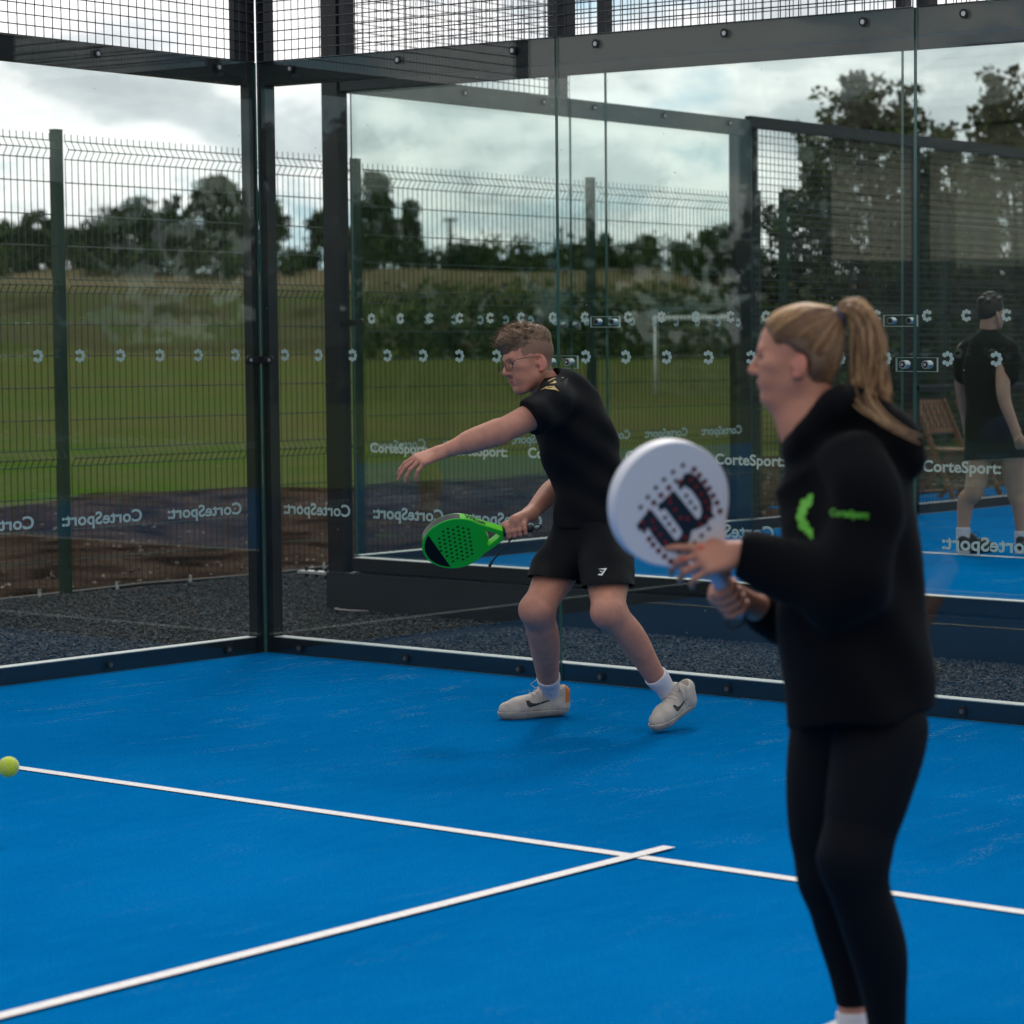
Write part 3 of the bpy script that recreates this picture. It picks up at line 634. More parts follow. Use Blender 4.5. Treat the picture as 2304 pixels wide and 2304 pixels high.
# ================================================================== GREEN PERIMETER FENCE
fx = -3.62; root = empty('perimeter_fence', (fx, 1.6, -0.1)); tag(root, 'green welded wire fence with V-shaped folds running past both courts', 'fence')
posts = [-3.6, -0.98, 1.624, 4.229, 6.805, 9.01, 9.40, 12.0, 14.6, 17.2, 19.8, 22.4, 25.0]
HZ = [2.86, 2.805, 2.745, 2.598, 2.393, 2.195, 1.985, 1.945, 1.90, 1.70, 1.50, 1.297, 1.09, 0.90, 0.843, 0.795, 0.593, 0.385, 0.19]
def vfold(z):
    for c in (2.803, 1.945, 0.847):
        if abs(z-c) < 0.055: return 0.038*(1-abs(z-c)/0.055)
    return 0.0
ZP = sorted([2.905, 2.858, 2.803, 2.748, 2.0, 1.945, 1.89, 0.902, 0.847, 0.792, 0.0])
def fence_panel(y0, y1, dz):
    mb = MB(); n = max(1, int(round((y1-y0)/0.05)))
    for k in range(n+1):
        y = y0+(y1-y0)*k/n; mb.tube([(fx+0.04+vfold(z), y, z+dz) for z in ZP], 0.0036, 4, cap=False)
    for z in HZ: mb.tube([(fx+0.035+vfold(z), y0, z+dz), (fx+0.035+vfold(z), y1, z+dz)], 0.0038, 4, cap=False)
    return mb.build('wire_panel', M_FGREEN, root)
for k, y in enumerate(posts):
    mb = MB(); dz = 0 if y < 2 else -0.035
    mb.box((fx-0.03, y-0.03, -0.35), (fx+0.03, y+0.03, 2.925+dz)); mb.box((fx-0.032, y-0.032, 2.925+dz), (fx+0.032, y+0.032, 2.935+dz)); bevel(mb.build('post', M_FGREEN, root), 0.003, 1)
    if k+1 < len(posts) and posts[k+1]-y > 0.6: fence_panel(y+0.035, posts[k+1]-0.035, dz)

# ================================================================== FOLDING CHAIRS on the side strip
M_WOOD = mat('oiled_teak', (0.21, 0.078, 0.034), 0.55, var=0.25, vscale=6, stretch=(1, 1, 6))
def bar(mb, a, b, w, t):
    a, b = np.array(a, float), np.array(b, float); d = (b-a)/np.linalg.norm(b-a); s = np.array([0, 1.0, 0]); n = np.cross(d, s); n /= np.linalg.norm(n)
    v = [p+s*i*w/2+n*j*t/2 for p in (a, b) for (i, j) in ((-1, -1), (1, -1), (1, 1), (-1, 1))]
    mb.add(v, [(0, 3, 2, 1), (4, 5, 6, 7), (0, 1, 5, 4), (1, 2, 6, 5), (2, 3, 7, 6), (3, 0, 4, 7)])
def folding_chair(loc, rz, label):
    r = empty('folding_chair', loc); r.rotation_euler.z = 0
    tag(r, label, 'chair', 'wooden folding chairs beside the far court')
    # local frame: seat looks towards +x
    parts = []
    for s in (-0.21, 0.21):
        mb = MB(); bar(mb, (0.24, s, 0.0), (-0.235, s, 0.90), 0.022, 0.045); parts.append(('side_rail', mb))
        mb = MB(); s2 = s*0.86; bar(mb, (-0.25, s2, 0.0), (0.19, s2, 0.445), 0.022, 0.04); parts.append(('leg', mb))
    mb = MB()
    for k in range(9): x = -0.17+k*0.046; mb.box((x, -0.215 if k else -0.17, 0.447), (x+0.038, 0.215 if k else 0.17, 0.463))
    parts.append(('seat', mb))
    mb = MB()
    for k in range(5): y = -0.18+k*0.075; bar(mb, (-0.105, y+0.03, 0.64), (-0.215, y+0.03, 0.85), 0.052, 0.014)
    bar(mb, (-0.222, 0, 0.84), (-0.248, 0, 0.895), 0.44, 0.022); bar(mb, (-0.09, 0, 0.60), (-0.108, 0, 0.65), 0.42, 0.022); parts.append(('backrest', mb))
    mb = MB(); bar(mb, (0.185, 0, 0.11), (0.175, 0, 0.14), 0.42, 0.02); parts.append(('stretcher', mb))
    mb = MB(); bar(mb, (-0.205, 0, 0.05), (-0.19, 0, 0.075), 0.36, 0.02); parts.append(('stretcher', mb))
    for nme, m_ in parts:
        me = bpy.data.meshes.new(nme); me.from_pydata(m_.v, [], m_.f); me.update(); o = bpy.data.objects.new(nme, me); COL.objects.link(o); me.materials.append(M_WOOD); o.parent = r
    r.rotation_euler.z = rz; return r
def dup(root, loc, rz, label):
    r = root.copy(); COL.objects.link(r); r.location = loc; r.rotation_euler.z = rz; r['label'] = label
    for ch in list(root.children): c = ch.copy(); COL.objects.link(c); c.parent = r
    return r
c1 = folding_chair((-2.62, 10.55, 0.17), RAD(-6), 'wooden folding chair nearest the glass seam, left of the walking player')
dup(c1, (-2.60, 11.22, 0.17), RAD(4), 'wooden folding chair half hidden behind the back of the walking player')
dup(c1, (-2.50, 12.45, 0.17), RAD(-10), 'wooden folding chair at the right edge, beyond the arm of the walking player')

# ================================================================== BALL
bp_ = W(19, 1725.5, 8.42); rb = empty('tennis_ball', bp_); tag(rb, 'yellow-green felt ball in flight at the left edge above the service line', 'ball')
mf = mat('felt_yellow', (0.48, 0.56, 0.03), 0.95, var=0.12, vscale=200, bump=0.6, bscale=500, bdist=0.001, sheen=0.4)
bm = bmesh.new(); bmesh.ops.create_uvsphere(bm, u_segments=40, v_segments=24, radius=0.0335); me = bpy.data.meshes.new('felt'); bm.to_mesh(me); bm.free()
me.polygons.foreach_set('use_smooth', [True]*len(me.polygons)); o = bpy.data.objects.new('felt', me); COL.objects.link(o); me.materials.append(mf); o.parent = rb
mb = MB(); pts = []
for k in range(65):
    t = 2*math.pi*k/64; a, b = 0.75, 0.25; x = a*math.cos(t)+b*math.cos(3*t); y = a*math.sin(t)-b*math.sin(3*t); z = 2*math.sqrt(a*b)*math.sin(2*t)
    v = Vector((x, y, z)).normalized()*0.0336; v.rotate(Matrix.Rotation(0.7, 3, 'X') @ Matrix.Rotation(0.9, 3, 'Y')); pts.append(tuple(np.array(v)+bp_))
mb.tube(pts, 0.0012, 6, cap=False); mb.build('seam', mat('pale_seam', (0.5, 0.48, 0.36), 0.8), rb, True)
# ================================================================== PEOPLE: blended round-limbed surfaces
def V3(p): return np.array(p, float)
def nrm(v): v = V3(v); return v/np.linalg.norm(v)
class Sdf:
    def __init__(s): s.p = []
    def cone(s, a, b, ra, rb=None, k=0.02, flat=None, op='add', grp=0):
        s.p.append(dict(t='c', a=V3(a), b=V3(b), ra=ra, rb=ra if rb is None else rb, k=k, flat=flat, op=op)); return s
    def chain(s, pts, rs, k=0.02, flat=None):
        pts = [V3(p) for p in pts]; n = len(pts); rs = [r+0.10*k for r in rs]; A, R = [], []; m = 6 if n > 2 else 1
        for i in range(n-1):
            a, b, c, d = pts[max(i-1, 0)], pts[i], pts[i+1], pts[min(i+2, n-1)]; ra, rb, rc, rd = rs[max(i-1, 0)], rs[i], rs[i+1], rs[min(i+2, n-1)]
            for j in range(m):
                t = j/m; h = (2*t**3-3*t**2+1, t**3-2*t**2+t, -2*t**3+3*t**2, t**3-t**2); L1 = np.linalg.norm(c-b); q = 0.5
                ta = (c-a)/max(np.linalg.norm(b-a)+L1, 1e-9)*L1; tb = (d-b)/max(np.linalg.norm(d-c)+L1, 1e-9)*L1
                A.append(h[0]*b+h[1]*ta+h[2]*c+h[3]*tb); e = (3*t*t-2*t**3); R.append(rb*(1-t)+rc*t if n < 4 else h[0]*rb+h[1]*(rc-ra)*.5+h[2]*rc+h[3]*(rd-rb)*.5)
        A.append(pts[-1]); R.append(rs[-1])
        s.p.append(dict(t='h', A=np.array(A), R=np.array(R), k=k, flat=flat, op='add')); return s
    def ell(s, c, ax, r, k=0.02, op='add'):
        s.p.append(dict(t='e', c=V3(c), ax=[nrm(x) for x in ax], r=r, k=k, op=op)); return s
    def sph(s, c, r, k=0.02, op='add'): return s.cone(c, V3(c)+1e-5, r, r, k, None, op)
    def cut(s, p, n, op='cut'): s.p.append(dict(t='p', p0=V3(p), n=nrm(n), op=op, k=0.0)); return s
    def field(s, f): s.p.append(dict(t='f', f=f, op='field', k=0)); return s
    def mesh(s, cell):
        lo = np.full(3, 1e9); hi = -lo
        for q in s.p:
            if q['op'] != 'add': continue
            if q['t'] == 'h': R = q['R'].max()*1.05; a, b = q['A'].min(0)-R, q['A'].max(0)+R
            elif q['t'] == 'c': R = max(q['ra'], q['rb'])*1.05; a, b = np.minimum(q['a'], q['b'])-R, np.maximum(q['a'], q['b'])+R
            else: R = max(q['r']); a, b = q['c']-R, q['c']+R
            q['lo'], q['hi'] = a, b; lo = np.minimum(lo, a); hi = np.maximum(hi, b)
        lo = lo-3*cell-0.012; hi = hi+3*cell+0.012; n = np.ceil((hi-lo)/cell).astype(int)+1
        D = np.full(n, 0.5, np.float32); ax = [(lo[i]+cell*np.arange(n[i])).astype(np.float32) for i in range(3)]
        for q in s.p:
            if q['t'] == 'p':
                d = ((ax[0]-q['p0'][0])*q['n'][0])[:, None, None]+((ax[1]-q['p0'][1])*q['n'][1])[None, :, None]+((ax[2]-q['p0'][2])*q['n'][2])[None, None, :]
                D = np.maximum(D, d); continue
            if q['t'] == 'f':
                X, Y, Z = np.meshgrid(*ax, indexing='ij'); D = D+q['f'](X, Y, Z).astype(np.float32); continue
            if q['op'] != 'add':
                if q['t'] == 'c': R = max(q['ra'], q['rb']); q['lo'], q['hi'] = np.minimum(q['a'], q['b'])-R, np.maximum(q['a'], q['b'])+R
                else: R = max(q['r']); q['lo'], q['hi'] = q['c']-R, q['c']+R
            m = q['k']+0.02+cell; i0 = np.clip(((q['lo']-m-lo)/cell).astype(int), 0, n-1); i1 = np.clip(((q['hi']+m-lo)/cell).astype(int)+2, 1, n)
            sl_ = tuple(slice(i0[i], i1[i]) for i in range(3)); X, Y, Z = (ax[i][i0[i]:i1[i]] for i in range(3))
            X = X[:, None, None]; Y = Y[None, :, None]; Z = Z[None, None, :]
            if q['t'] == 'h':
                d = None
                for i_ in range(len(q['A'])-1):
                    a, b = q['A'][i_], q['A'][i_+1]; px, py, pz = X-a[0], Y-a[1], Z-a[2]; ba = b-a
                    if q['flat'] is not None:
                        fn, fs = nrm(q['flat'][0]), q['flat'][1]; t = (px*fn[0]+py*fn[1]+pz*fn[2])*(1/fs-1)
                        px, py, pz = px+fn[0]*t, py+fn[1]*t, pz+fn[2]*t; ba = ba+fn*(ba@fn)*(1/fs-1)
                    h = np.clip((px*ba[0]+py*ba[1]+pz*ba[2])/max(ba@ba, 1e-12), 0, 1)
                    e_ = np.sqrt((px-ba[0]*h)**2+(py-ba[1]*h)**2+(pz-ba[2]*h)**2)-(q['R'][i_]+(q['R'][i_+1]-q['R'][i_])*h)
                    d = e_ if d is None else np.minimum(d, e_)
                if q['flat'] is not None: d = d*min(1.0, (1+q['flat'][1])/2)
            elif q['t'] == 'c':
                a, b = q['a'], q['b']; px, py, pz = X-a[0], Y-a[1], Z-a[2]; ba = b-a
                if q['flat'] is not None:
                    fn, fs = nrm(q['flat'][0]), q['flat'][1]; t = (px*fn[0]+py*fn[1]+pz*fn[2])*(1/fs-1)
                    px, py, pz = px+fn[0]*t, py+fn[1]*t, pz+fn[2]*t; ba = ba+fn*(ba@fn)*(1/fs-1)
                h = np.clip((px*ba[0]+py*ba[1]+pz*ba[2])/max(ba@ba, 1e-12), 0, 1)
                d = np.sqrt((px-ba[0]*h)**2+(py-ba[1]*h)**2+(pz-ba[2]*h)**2)-(q['ra']+(q['rb']-q['ra'])*h)
                if q['flat'] is not None: d = d*min(1.0, (1+q['flat'][1])/2)
            else:
                e = q['ax']; r = q['r']; px, py, pz = X-q['c'][0], Y-q['c'][1], Z-q['c'][2]
                u = [(px*e[i][0]+py*e[i][1]+pz*e[i][2])/r[i] for i in range(3)]
                k0 = np.sqrt(u[0]**2+u[1]**2+u[2]**2); k1 = np.sqrt((u[0]/r[0])**2+(u[1]/r[1])**2+(u[2]/r[2])**2)+1e-9; d = k0*(k0-1)/k1
            d = d.astype(np.float32); A = D[sl_]; k = max(q['k'], 1e-5)
            if q['op'] == 'add': h = np.clip(0.5+0.5*(A-d)/k, 0, 1); D[sl_] = A*(1-h)+d*h-k*h*(1-h)
            else: h = np.clip(0.5-0.5*(A+d)/k, 0, 1); D[sl_] = A*(1-h)-d*h+k*h*(1-h)
        D[0], D[-1] = 0.5, 0.5; D[:, 0], D[:, -1] = 0.5, 0.5; D[:, :, 0], D[:, :, -1] = 0.5, 0.5
        I = D < 0; c8 = [(i, j, k) for i in (0, 1) for j in (0, 1) for k in (0, 1)]
        sub = lambda A, c: A[c[0]:A.shape[0]-1+c[0], c[1]:A.shape[1]-1+c[1], c[2]:A.shape[2]-1+c[2]]
        cnt = sum(sub(I, c).astype(np.int8) for c in c8); act = (cnt > 0) & (cnt < 8); idx = np.argwhere(act)
        ids = np.full(act.shape, -1, np.int64); ids[act] = np.arange(len(idx))
        vals = {c: D[idx[:, 0]+c[0], idx[:, 1]+c[1], idx[:, 2]+c[2]] for c in c8}
        acc = np.zeros((len(idx), 3)); num = np.zeros(len(idx))
        for c in c8:
            for axn in range(3):
                if c[axn]: continue
                c2 = list(c); c2[axn] = 1; c2 = tuple(c2); a, b = vals[c], vals[c2]; m = (a < 0) != (b < 0)
                t = np.where(m, a/(np.where(m, a-b, 1)), 0); P_ = np.tile(np.array(c, float), (len(idx), 1)); P_[:, axn] += t
                acc += P_*m[:, None]; num += m
        Vv = lo+cell*(idx+acc/num[:, None]); F = []
        for axn in range(3):
            o1, o2 = [(1, 2), (2, 0), (0, 1)][axn]
            a = I.take(range(0, I.shape[axn]-1), axn); b = I.take(range(1, I.shape[axn]), axn); e = np.argwhere(a != b)
            ok = (e[:, o1] > 0) & (e[:, o2] > 0) & (e[:, o1] < ids.shape[o1]) & (e[:, o2] < ids.shape[o2]); e = e[ok]
            ins = I[e[:, 0], e[:, 1], e[:, 2]]; q = []
            for (u, w) in ((-1, -1), (0, -1), (0, 0), (-1, 0)):
                f = e.copy(); f[:, o1] += u; f[:, o2] += w; q.append(ids[f[:, 0], f[:, 1], f[:, 2]])
            Q = np.stack(q, -1); Q[~ins] = Q[~ins][:, ::-1]; F.append(Q)
        F = np.concatenate(F); F = F[(F >= 0).all(1)]
        # two light smoothing passes
        for _ in range(2):
            s_ = np.zeros_like(Vv); c_ = np.zeros(len(Vv))
            for i in range(4):
                np.add.at(s_, F[:, i], Vv[F[:, (i+1) % 4]]); np.add.at(s_, F[:, i], Vv[F[:, (i+3) % 4]]); np.add.at(c_, F[:, i], 2)
            Vv = Vv*0.5+0.5*s_/np.maximum(c_, 1)[:, None]
        return Vv, F
def merge(*parts):
    V, F, b = [], [], 0
    for v, f in parts: V.append(v); F.append(f+b); b += len(v)
    return np.concatenate(V), np.concatenate(F)
def part(name, vf, m, root, midx=None): return mesh_np(name, vf[0], [vf[1]], m, root, midx=midx, smooth=True)
def wob(amp, s, seed=0, stretch=(1, 1, 1)):
    r = np.random.default_rng(seed); K = r.normal(size=(7, 3)); K /= np.linalg.norm(K, axis=1)[:, None]; K *= s*r.uniform(0.6, 1.7, (7, 1))*np.array(stretch); ph = r.uniform(0, 6.28, 7)
    return lambda X, Y, Z: amp/3.0*sum(np.sin(k[0]*X+k[1]*Y+k[2]*Z+p) for k, p in zip(K, ph))
def folds(amp, freq, d, seed=0):
    """cloth folds running across direction d"""
    d = nrm(d); r = np.random.default_rng(seed); e = nrm(r.normal(size=3)); e = nrm(e-d*(e@d)); ph = r.uniform(0, 6, 3)
    def f(X, Y, Z):
        t = X*d[0]+Y*d[1]+Z*d[2]; w = X*e[0]+Y*e[1]+Z*e[2]
        return amp*(np.sin(freq*t+2.2*np.sin(9*w+ph[0])+ph[1])*(0.55+0.45*np.sin(6*w+3*t+ph[2])))
    return f

M_SKIN = mat('skin_fair', (0.47, 0.205, 0.142), 0.55, var=0.10, vscale=22, sss=0.10, bump=0.15, bscale=260, bdist=0.001, spec=0.35)
M_SKIN2 = mat('skin_warm', (0.46, 0.195, 0.128), 0.55, var=0.06, vscale=18, sss=0.10, spec=0.35)
M_SKIN3 = mat('skin_tan', (0.42, 0.24, 0.17), 0.6, var=0.06, vscale=14, spec=0.3)
M_EAR = mat('skin_ear', (0.50, 0.17, 0.12), 0.5, sss=0.1)
M_LIP = mat('lips', (0.38, 0.12, 0.10), 0.45)
M_NAIL = mat('coral_nail', (0.65, 0.10, 0.07), 0.3)
M_EYE = mat('eye_white', (0.55, 0.52, 0.5), 0.25)
M_IRIS = mat('iris', (0.03, 0.035, 0.04), 0.2)
M_BROW = mat('brow_hair', (0.11, 0.060, 0.032), 0.8)
def hairmat(name, a, b, st): return mat(name, a, 0.5, col2=b, vscale=1.0, stretch=st, bump=0.6, bscale=1.3, bdist=0.004, detail=6)
M_HAIRM = mat('hair_brown', (0.10, 0.052, 0.027), 0.55, col2=(0.20, 0.11, 0.058), vscale=38, bump=0.5, bscale=90, bdist=0.004)
M_FADE = mat('hair_fade', (0.20, 0.105, 0.068), 0.7, var=0.12, vscale=300, bump=0.4, bscale=600, bdist=0.001)
M_BLACKC = mat('black_cotton', (0.0036, 0.0036, 0.0048), 0.9, spec=0.08, sheen=0.015, bump=0.35, bscale=90, bdist=0.002)
M_BLACKS = mat('black_sport_cloth', (0.0040, 0.0043, 0.0058), 0.75, spec=0.12, sheen=0.01, bump=0.2, bscale=160, bdist=0.001)
M_GREYC = mat('charcoal_cloth', (0.012, 0.013, 0.020), 0.75, spec=0.2)
M_SOCK = mat('white_rib', (0.62, 0.58, 0.62), 0.85, var=0.05, vscale=80, bump=0.6, bscale=1.0, stretch=(420, 420, 14), bdist=0.002)

def frame(fwd, up):
    f = nrm(fwd); u = V3(up); u = nrm(u-f*(u@f)); l = np.cross(u, f); return f, l, u
def head_sdf(c, fwd, up, s, male=True, neck=None, cell=0.003, jaw=1.0):
    f, l, u = frame(fwd, up); P = lambda x, y, z: V3(c)+s*(f*x+l*y+u*z); A = (f, l, u); S = Sdf()
    S.ell(P(-.012, 0, .045), A, (.100*s, .076*s, .088*s), 0.01)
    S.ell(P(.030, 0, -.018), A, (.064*s, .062*s, .086*s), 0.03*s)
    S.ell(P(.052, 0, -.092), A, (.030*s, .026*s, .020*s), 0.022*s)
    for y in (-1, 1):
        S.cone(P(-.010, .054*y*jaw, -.050), P(.052, .020*y, -.096), .016*s, .016*s, 0.028*s)
        S.ell(P(.058, .040*y, -.014), A, (.022*s, .020*s, .017*s), 0.022*s)
        S.ell(P(.060, .030*y, -.055), A, (.022*s, .018*s, .024*s), 0.02*s)
        S.ell(P(.094, .031*y, .007), A, (.020*s, .017*s, .012*s), 0.012*s, 'sub')
        S.cone(P(.080, .018*y, .010), P(.074, .044*y, .008), .0085*s, .006*s, 0.004*s)         # upper lid
    S.cone(P(.082, -.030, .026), P(.082, .030, .026), .0095*s, .0095*s, 0.015*s)
    S.cone(P(.088, 0, .016), P(.110, 0, -.026), .0065*s, .0095*s, 0.010*s)
    S.sph(P(.106, 0, -.031), .0105*s, 0.008*s)
    for y in (-1, 1): S.sph(P(.096, .011*y, -.034), .0075*s, 0.006*s)
    S.cone(P(.084, -.016, -.060), P(.084, .016, -.060), .0062*s, .0062*s, 0.006*s); S.sph(P(.089, 0, -.059), .0062*s, .008*s)
    S.cone(P(.082, -.012, -.071), P(.082, .012, -.071), .0072*s, .0072*s, 0.006*s)
    S.cone(P(.096, -.014, -.0655), P(.096, .014, -.0655), .0022*s, .0022*s, 0.003*s, op='sub')
    S.ell(P(.064, 0, -.062), A, (.020*s, .026*s, .026*s), 0.015*s)
    S.ell(P(.066, 0, -.100), A, (.017*s, .018*s, .015*s), 0.012*s)
    for y in (-1, 1):
        ea = nrm(f*0.93+l*y*-0.36+u*.10); eu = nrm(u-f*.22); eo = np.cross(ea, eu)
        S.ell(P(-.016, .081*y, -.018), (ea, eo, eu), (.0180*s, .0075*s, .0315*s), 0.004*s); S.cone(P(-.004, .070*y, -.018), P(-.008, .078*y, -.018), .012*s, .010*s, .006*s)
        S.ell(P(-.006, .091*y, -.014), (ea, eo, eu), (.0095*s, .0075*s, .0180*s), 0.003*s, 'sub')
        S.sph(P(-.006, .078*y, -.044), .0085*s, 0.005*s)
    if neck is not None:
        n0, n1, r0, r1 = neck; S.cone(n0, n1, r0, r1, 0.03*s)
    return S, P, (f, l, u)
def face_parts(P, fr, s, root, skin, brow, iris=M_IRIS, thick=1.0):
    f, l, u = fr
    for y in (-1, 1):
        bm = MB()
        bm.tube([P(.0835, .013*y, .0265), P(.0845, .028*y, .0315), P(.072, .047*y, .0255)], [.0035*s*thick, .0042*s*thick, .0018*s], 6); bm.build('eyebrow', brow, root, True)
        S = Sdf(); S.sph(P(.0715, .031*y, .0035), .0125*s, 0); v, fc = S.mesh(0.0018); c = V3(P(.0715, .031*y, .0035)); g = nrm(f+u*-0.35)
        cen = v[fc].mean(1)-c; mi = ((cen/np.linalg.norm(cen, axis=1)[:, None])@g > 0.86).astype(int)
        part('eye', (v, fc), [M_EYE, iris], root, mi)
def hand_sdf(S, wrist, d, n, thumb, curls, size=1.0, spread=0.10, thumb_curl=0.3, thumb_out=0.75, tscale=1.0, splay=None, wr=0.027):
    """d: direction of the hand, n: out of the palm, thumb: side where the thumb leaves. curls: bend of index..little (radians per joint)"""
    d = nrm(d); n = V3(n); n = nrm(n-d*(n@d)); t = V3(thumb); t = nrm(t-d*(t@d)-n*(t@n)); w = V3(wrist)
    for i in range(4):
        off = (1.5-i)*0.0195*size; kx = (0.094-0.004*abs(i-1)-0.003*(i == 3))*size
        base = w+d*0.012*size+t*off*0.55; kn = w+d*kx+t*off-n*0.004*size*(1-abs(i-1.5)/1.5)
        S.cone(base, kn, .0150*size, .0112*size, 0.014*size)
        L0 = [0.045, 0.050, 0.046, 0.036][i]*size; L1 = [0.027, 0.031, 0.029, 0.022][i]*size; L2 = [0.021, 0.023, 0.022, 0.019][i]*size
        c = curls[i]; c = c if isinstance(c, (tuple, list)) else (c, c*1.1, c*0.8); sp = (1.5-i)*spread*(1 if splay is None else splay)
        dirn = nrm(d+t*sp); ang = 0; p = kn; r = [.0092, .0082, .0074, .0062]; r = [x*size*(0.92 if i == 3 else 1) for x in r]
        for j, Lx in enumerate((L0, L1, L2)):
            ang += c[j]; q = p+(dirn*math.cos(ang)+n*math.sin(ang))*Lx; S.cone(p, q, r[j], r[j+1], 0.004*size); p = q
    a = w+d*0.020*size+t*0.020*size+n*0.006*size; td = nrm(d*(1-thumb_out*0.5)+t*thumb_out+n*0.25)
    b = a+td*0.042*size*tscale; S.cone(w+d*0.01*size, b, .018*size, .0125*size, 0.014*size)
    tb = nrm(td*(1-thumb_curl)+d*thumb_curl*0.8+n*thumb_curl*0.5-t*0.2*thumb_curl); c_ = b+tb*0.031*size*tscale; S.cone(b, c_, .0112*size, .0098*size, 0.005*size)
    tb2 = nrm(tb*(1-thumb_curl)+d*thumb_curl*0.6+n*thumb_curl*0.7); S.cone(c_, c_+tb2*0.024*size*tscale, .0098*size, .0075*size, 0.004*size)
    return S
def decal(name, polys, vf, m, root, dep, lift=0.002, maxlen=None):
    """2-D shapes given as picture points, laid on the cloth surface vf"""
    bvh = BVHTree.FromPolygons([Vector(p) for p in vf[0]], [tuple(int(i) for i in q) for q in vf[1]])
    vs, fs = [], []
    for P, F in polys:
        b = len(vs); ok = True; tmp = []
        for (x, y) in P:
            t = W(x, y, dep); dr = Vector(nrm(t-CAM)); h = bvh.ray_cast(Vector(CAM), dr)
            if h[0] is None: tmp.append(Vector(t)); continue
            tmp.append(h[0]-dr*lift)
        vs += tmp; fs += [tuple(i+b for i in q) for q in F]
    return pydata(name, vs, fs, m, root)
def poly(pts): return (pts, [tuple(range(len(pts)))])
def tess(pts, sub=3):
    """fan-free triangulated polygon through mathutils"""
    from mathutils.geometry import tessellate_polygon
    t = tessellate_polygon([[Vector((p[0], p[1], 0)) for p in pts]]); return (pts, [tuple(q) for q in t])
def text_px(txt, p0, p1, height, emb=0.02, skew=0.0):
    v, f = text_shape(txt, emb); L_ = math.hypot(p1[0]-p0[0], p1[1]-p0[1]); ex = np.array([(p1[0]-p0[0])/L_, (p1[1]-p0[1])/L_]); ey = np.array([ex[1], -ex[0]])
    if ey[1] > 0: ey = -ey
    v = v*np.array([L_/v[:, 0].max(), height/v[:, 1].max()])
    return ([tuple(np.array(p0)+ex*(q[0]+skew*q[1])+ey*q[1]) for q in v], f)
RIGHT, TOWARD = RT, -FW

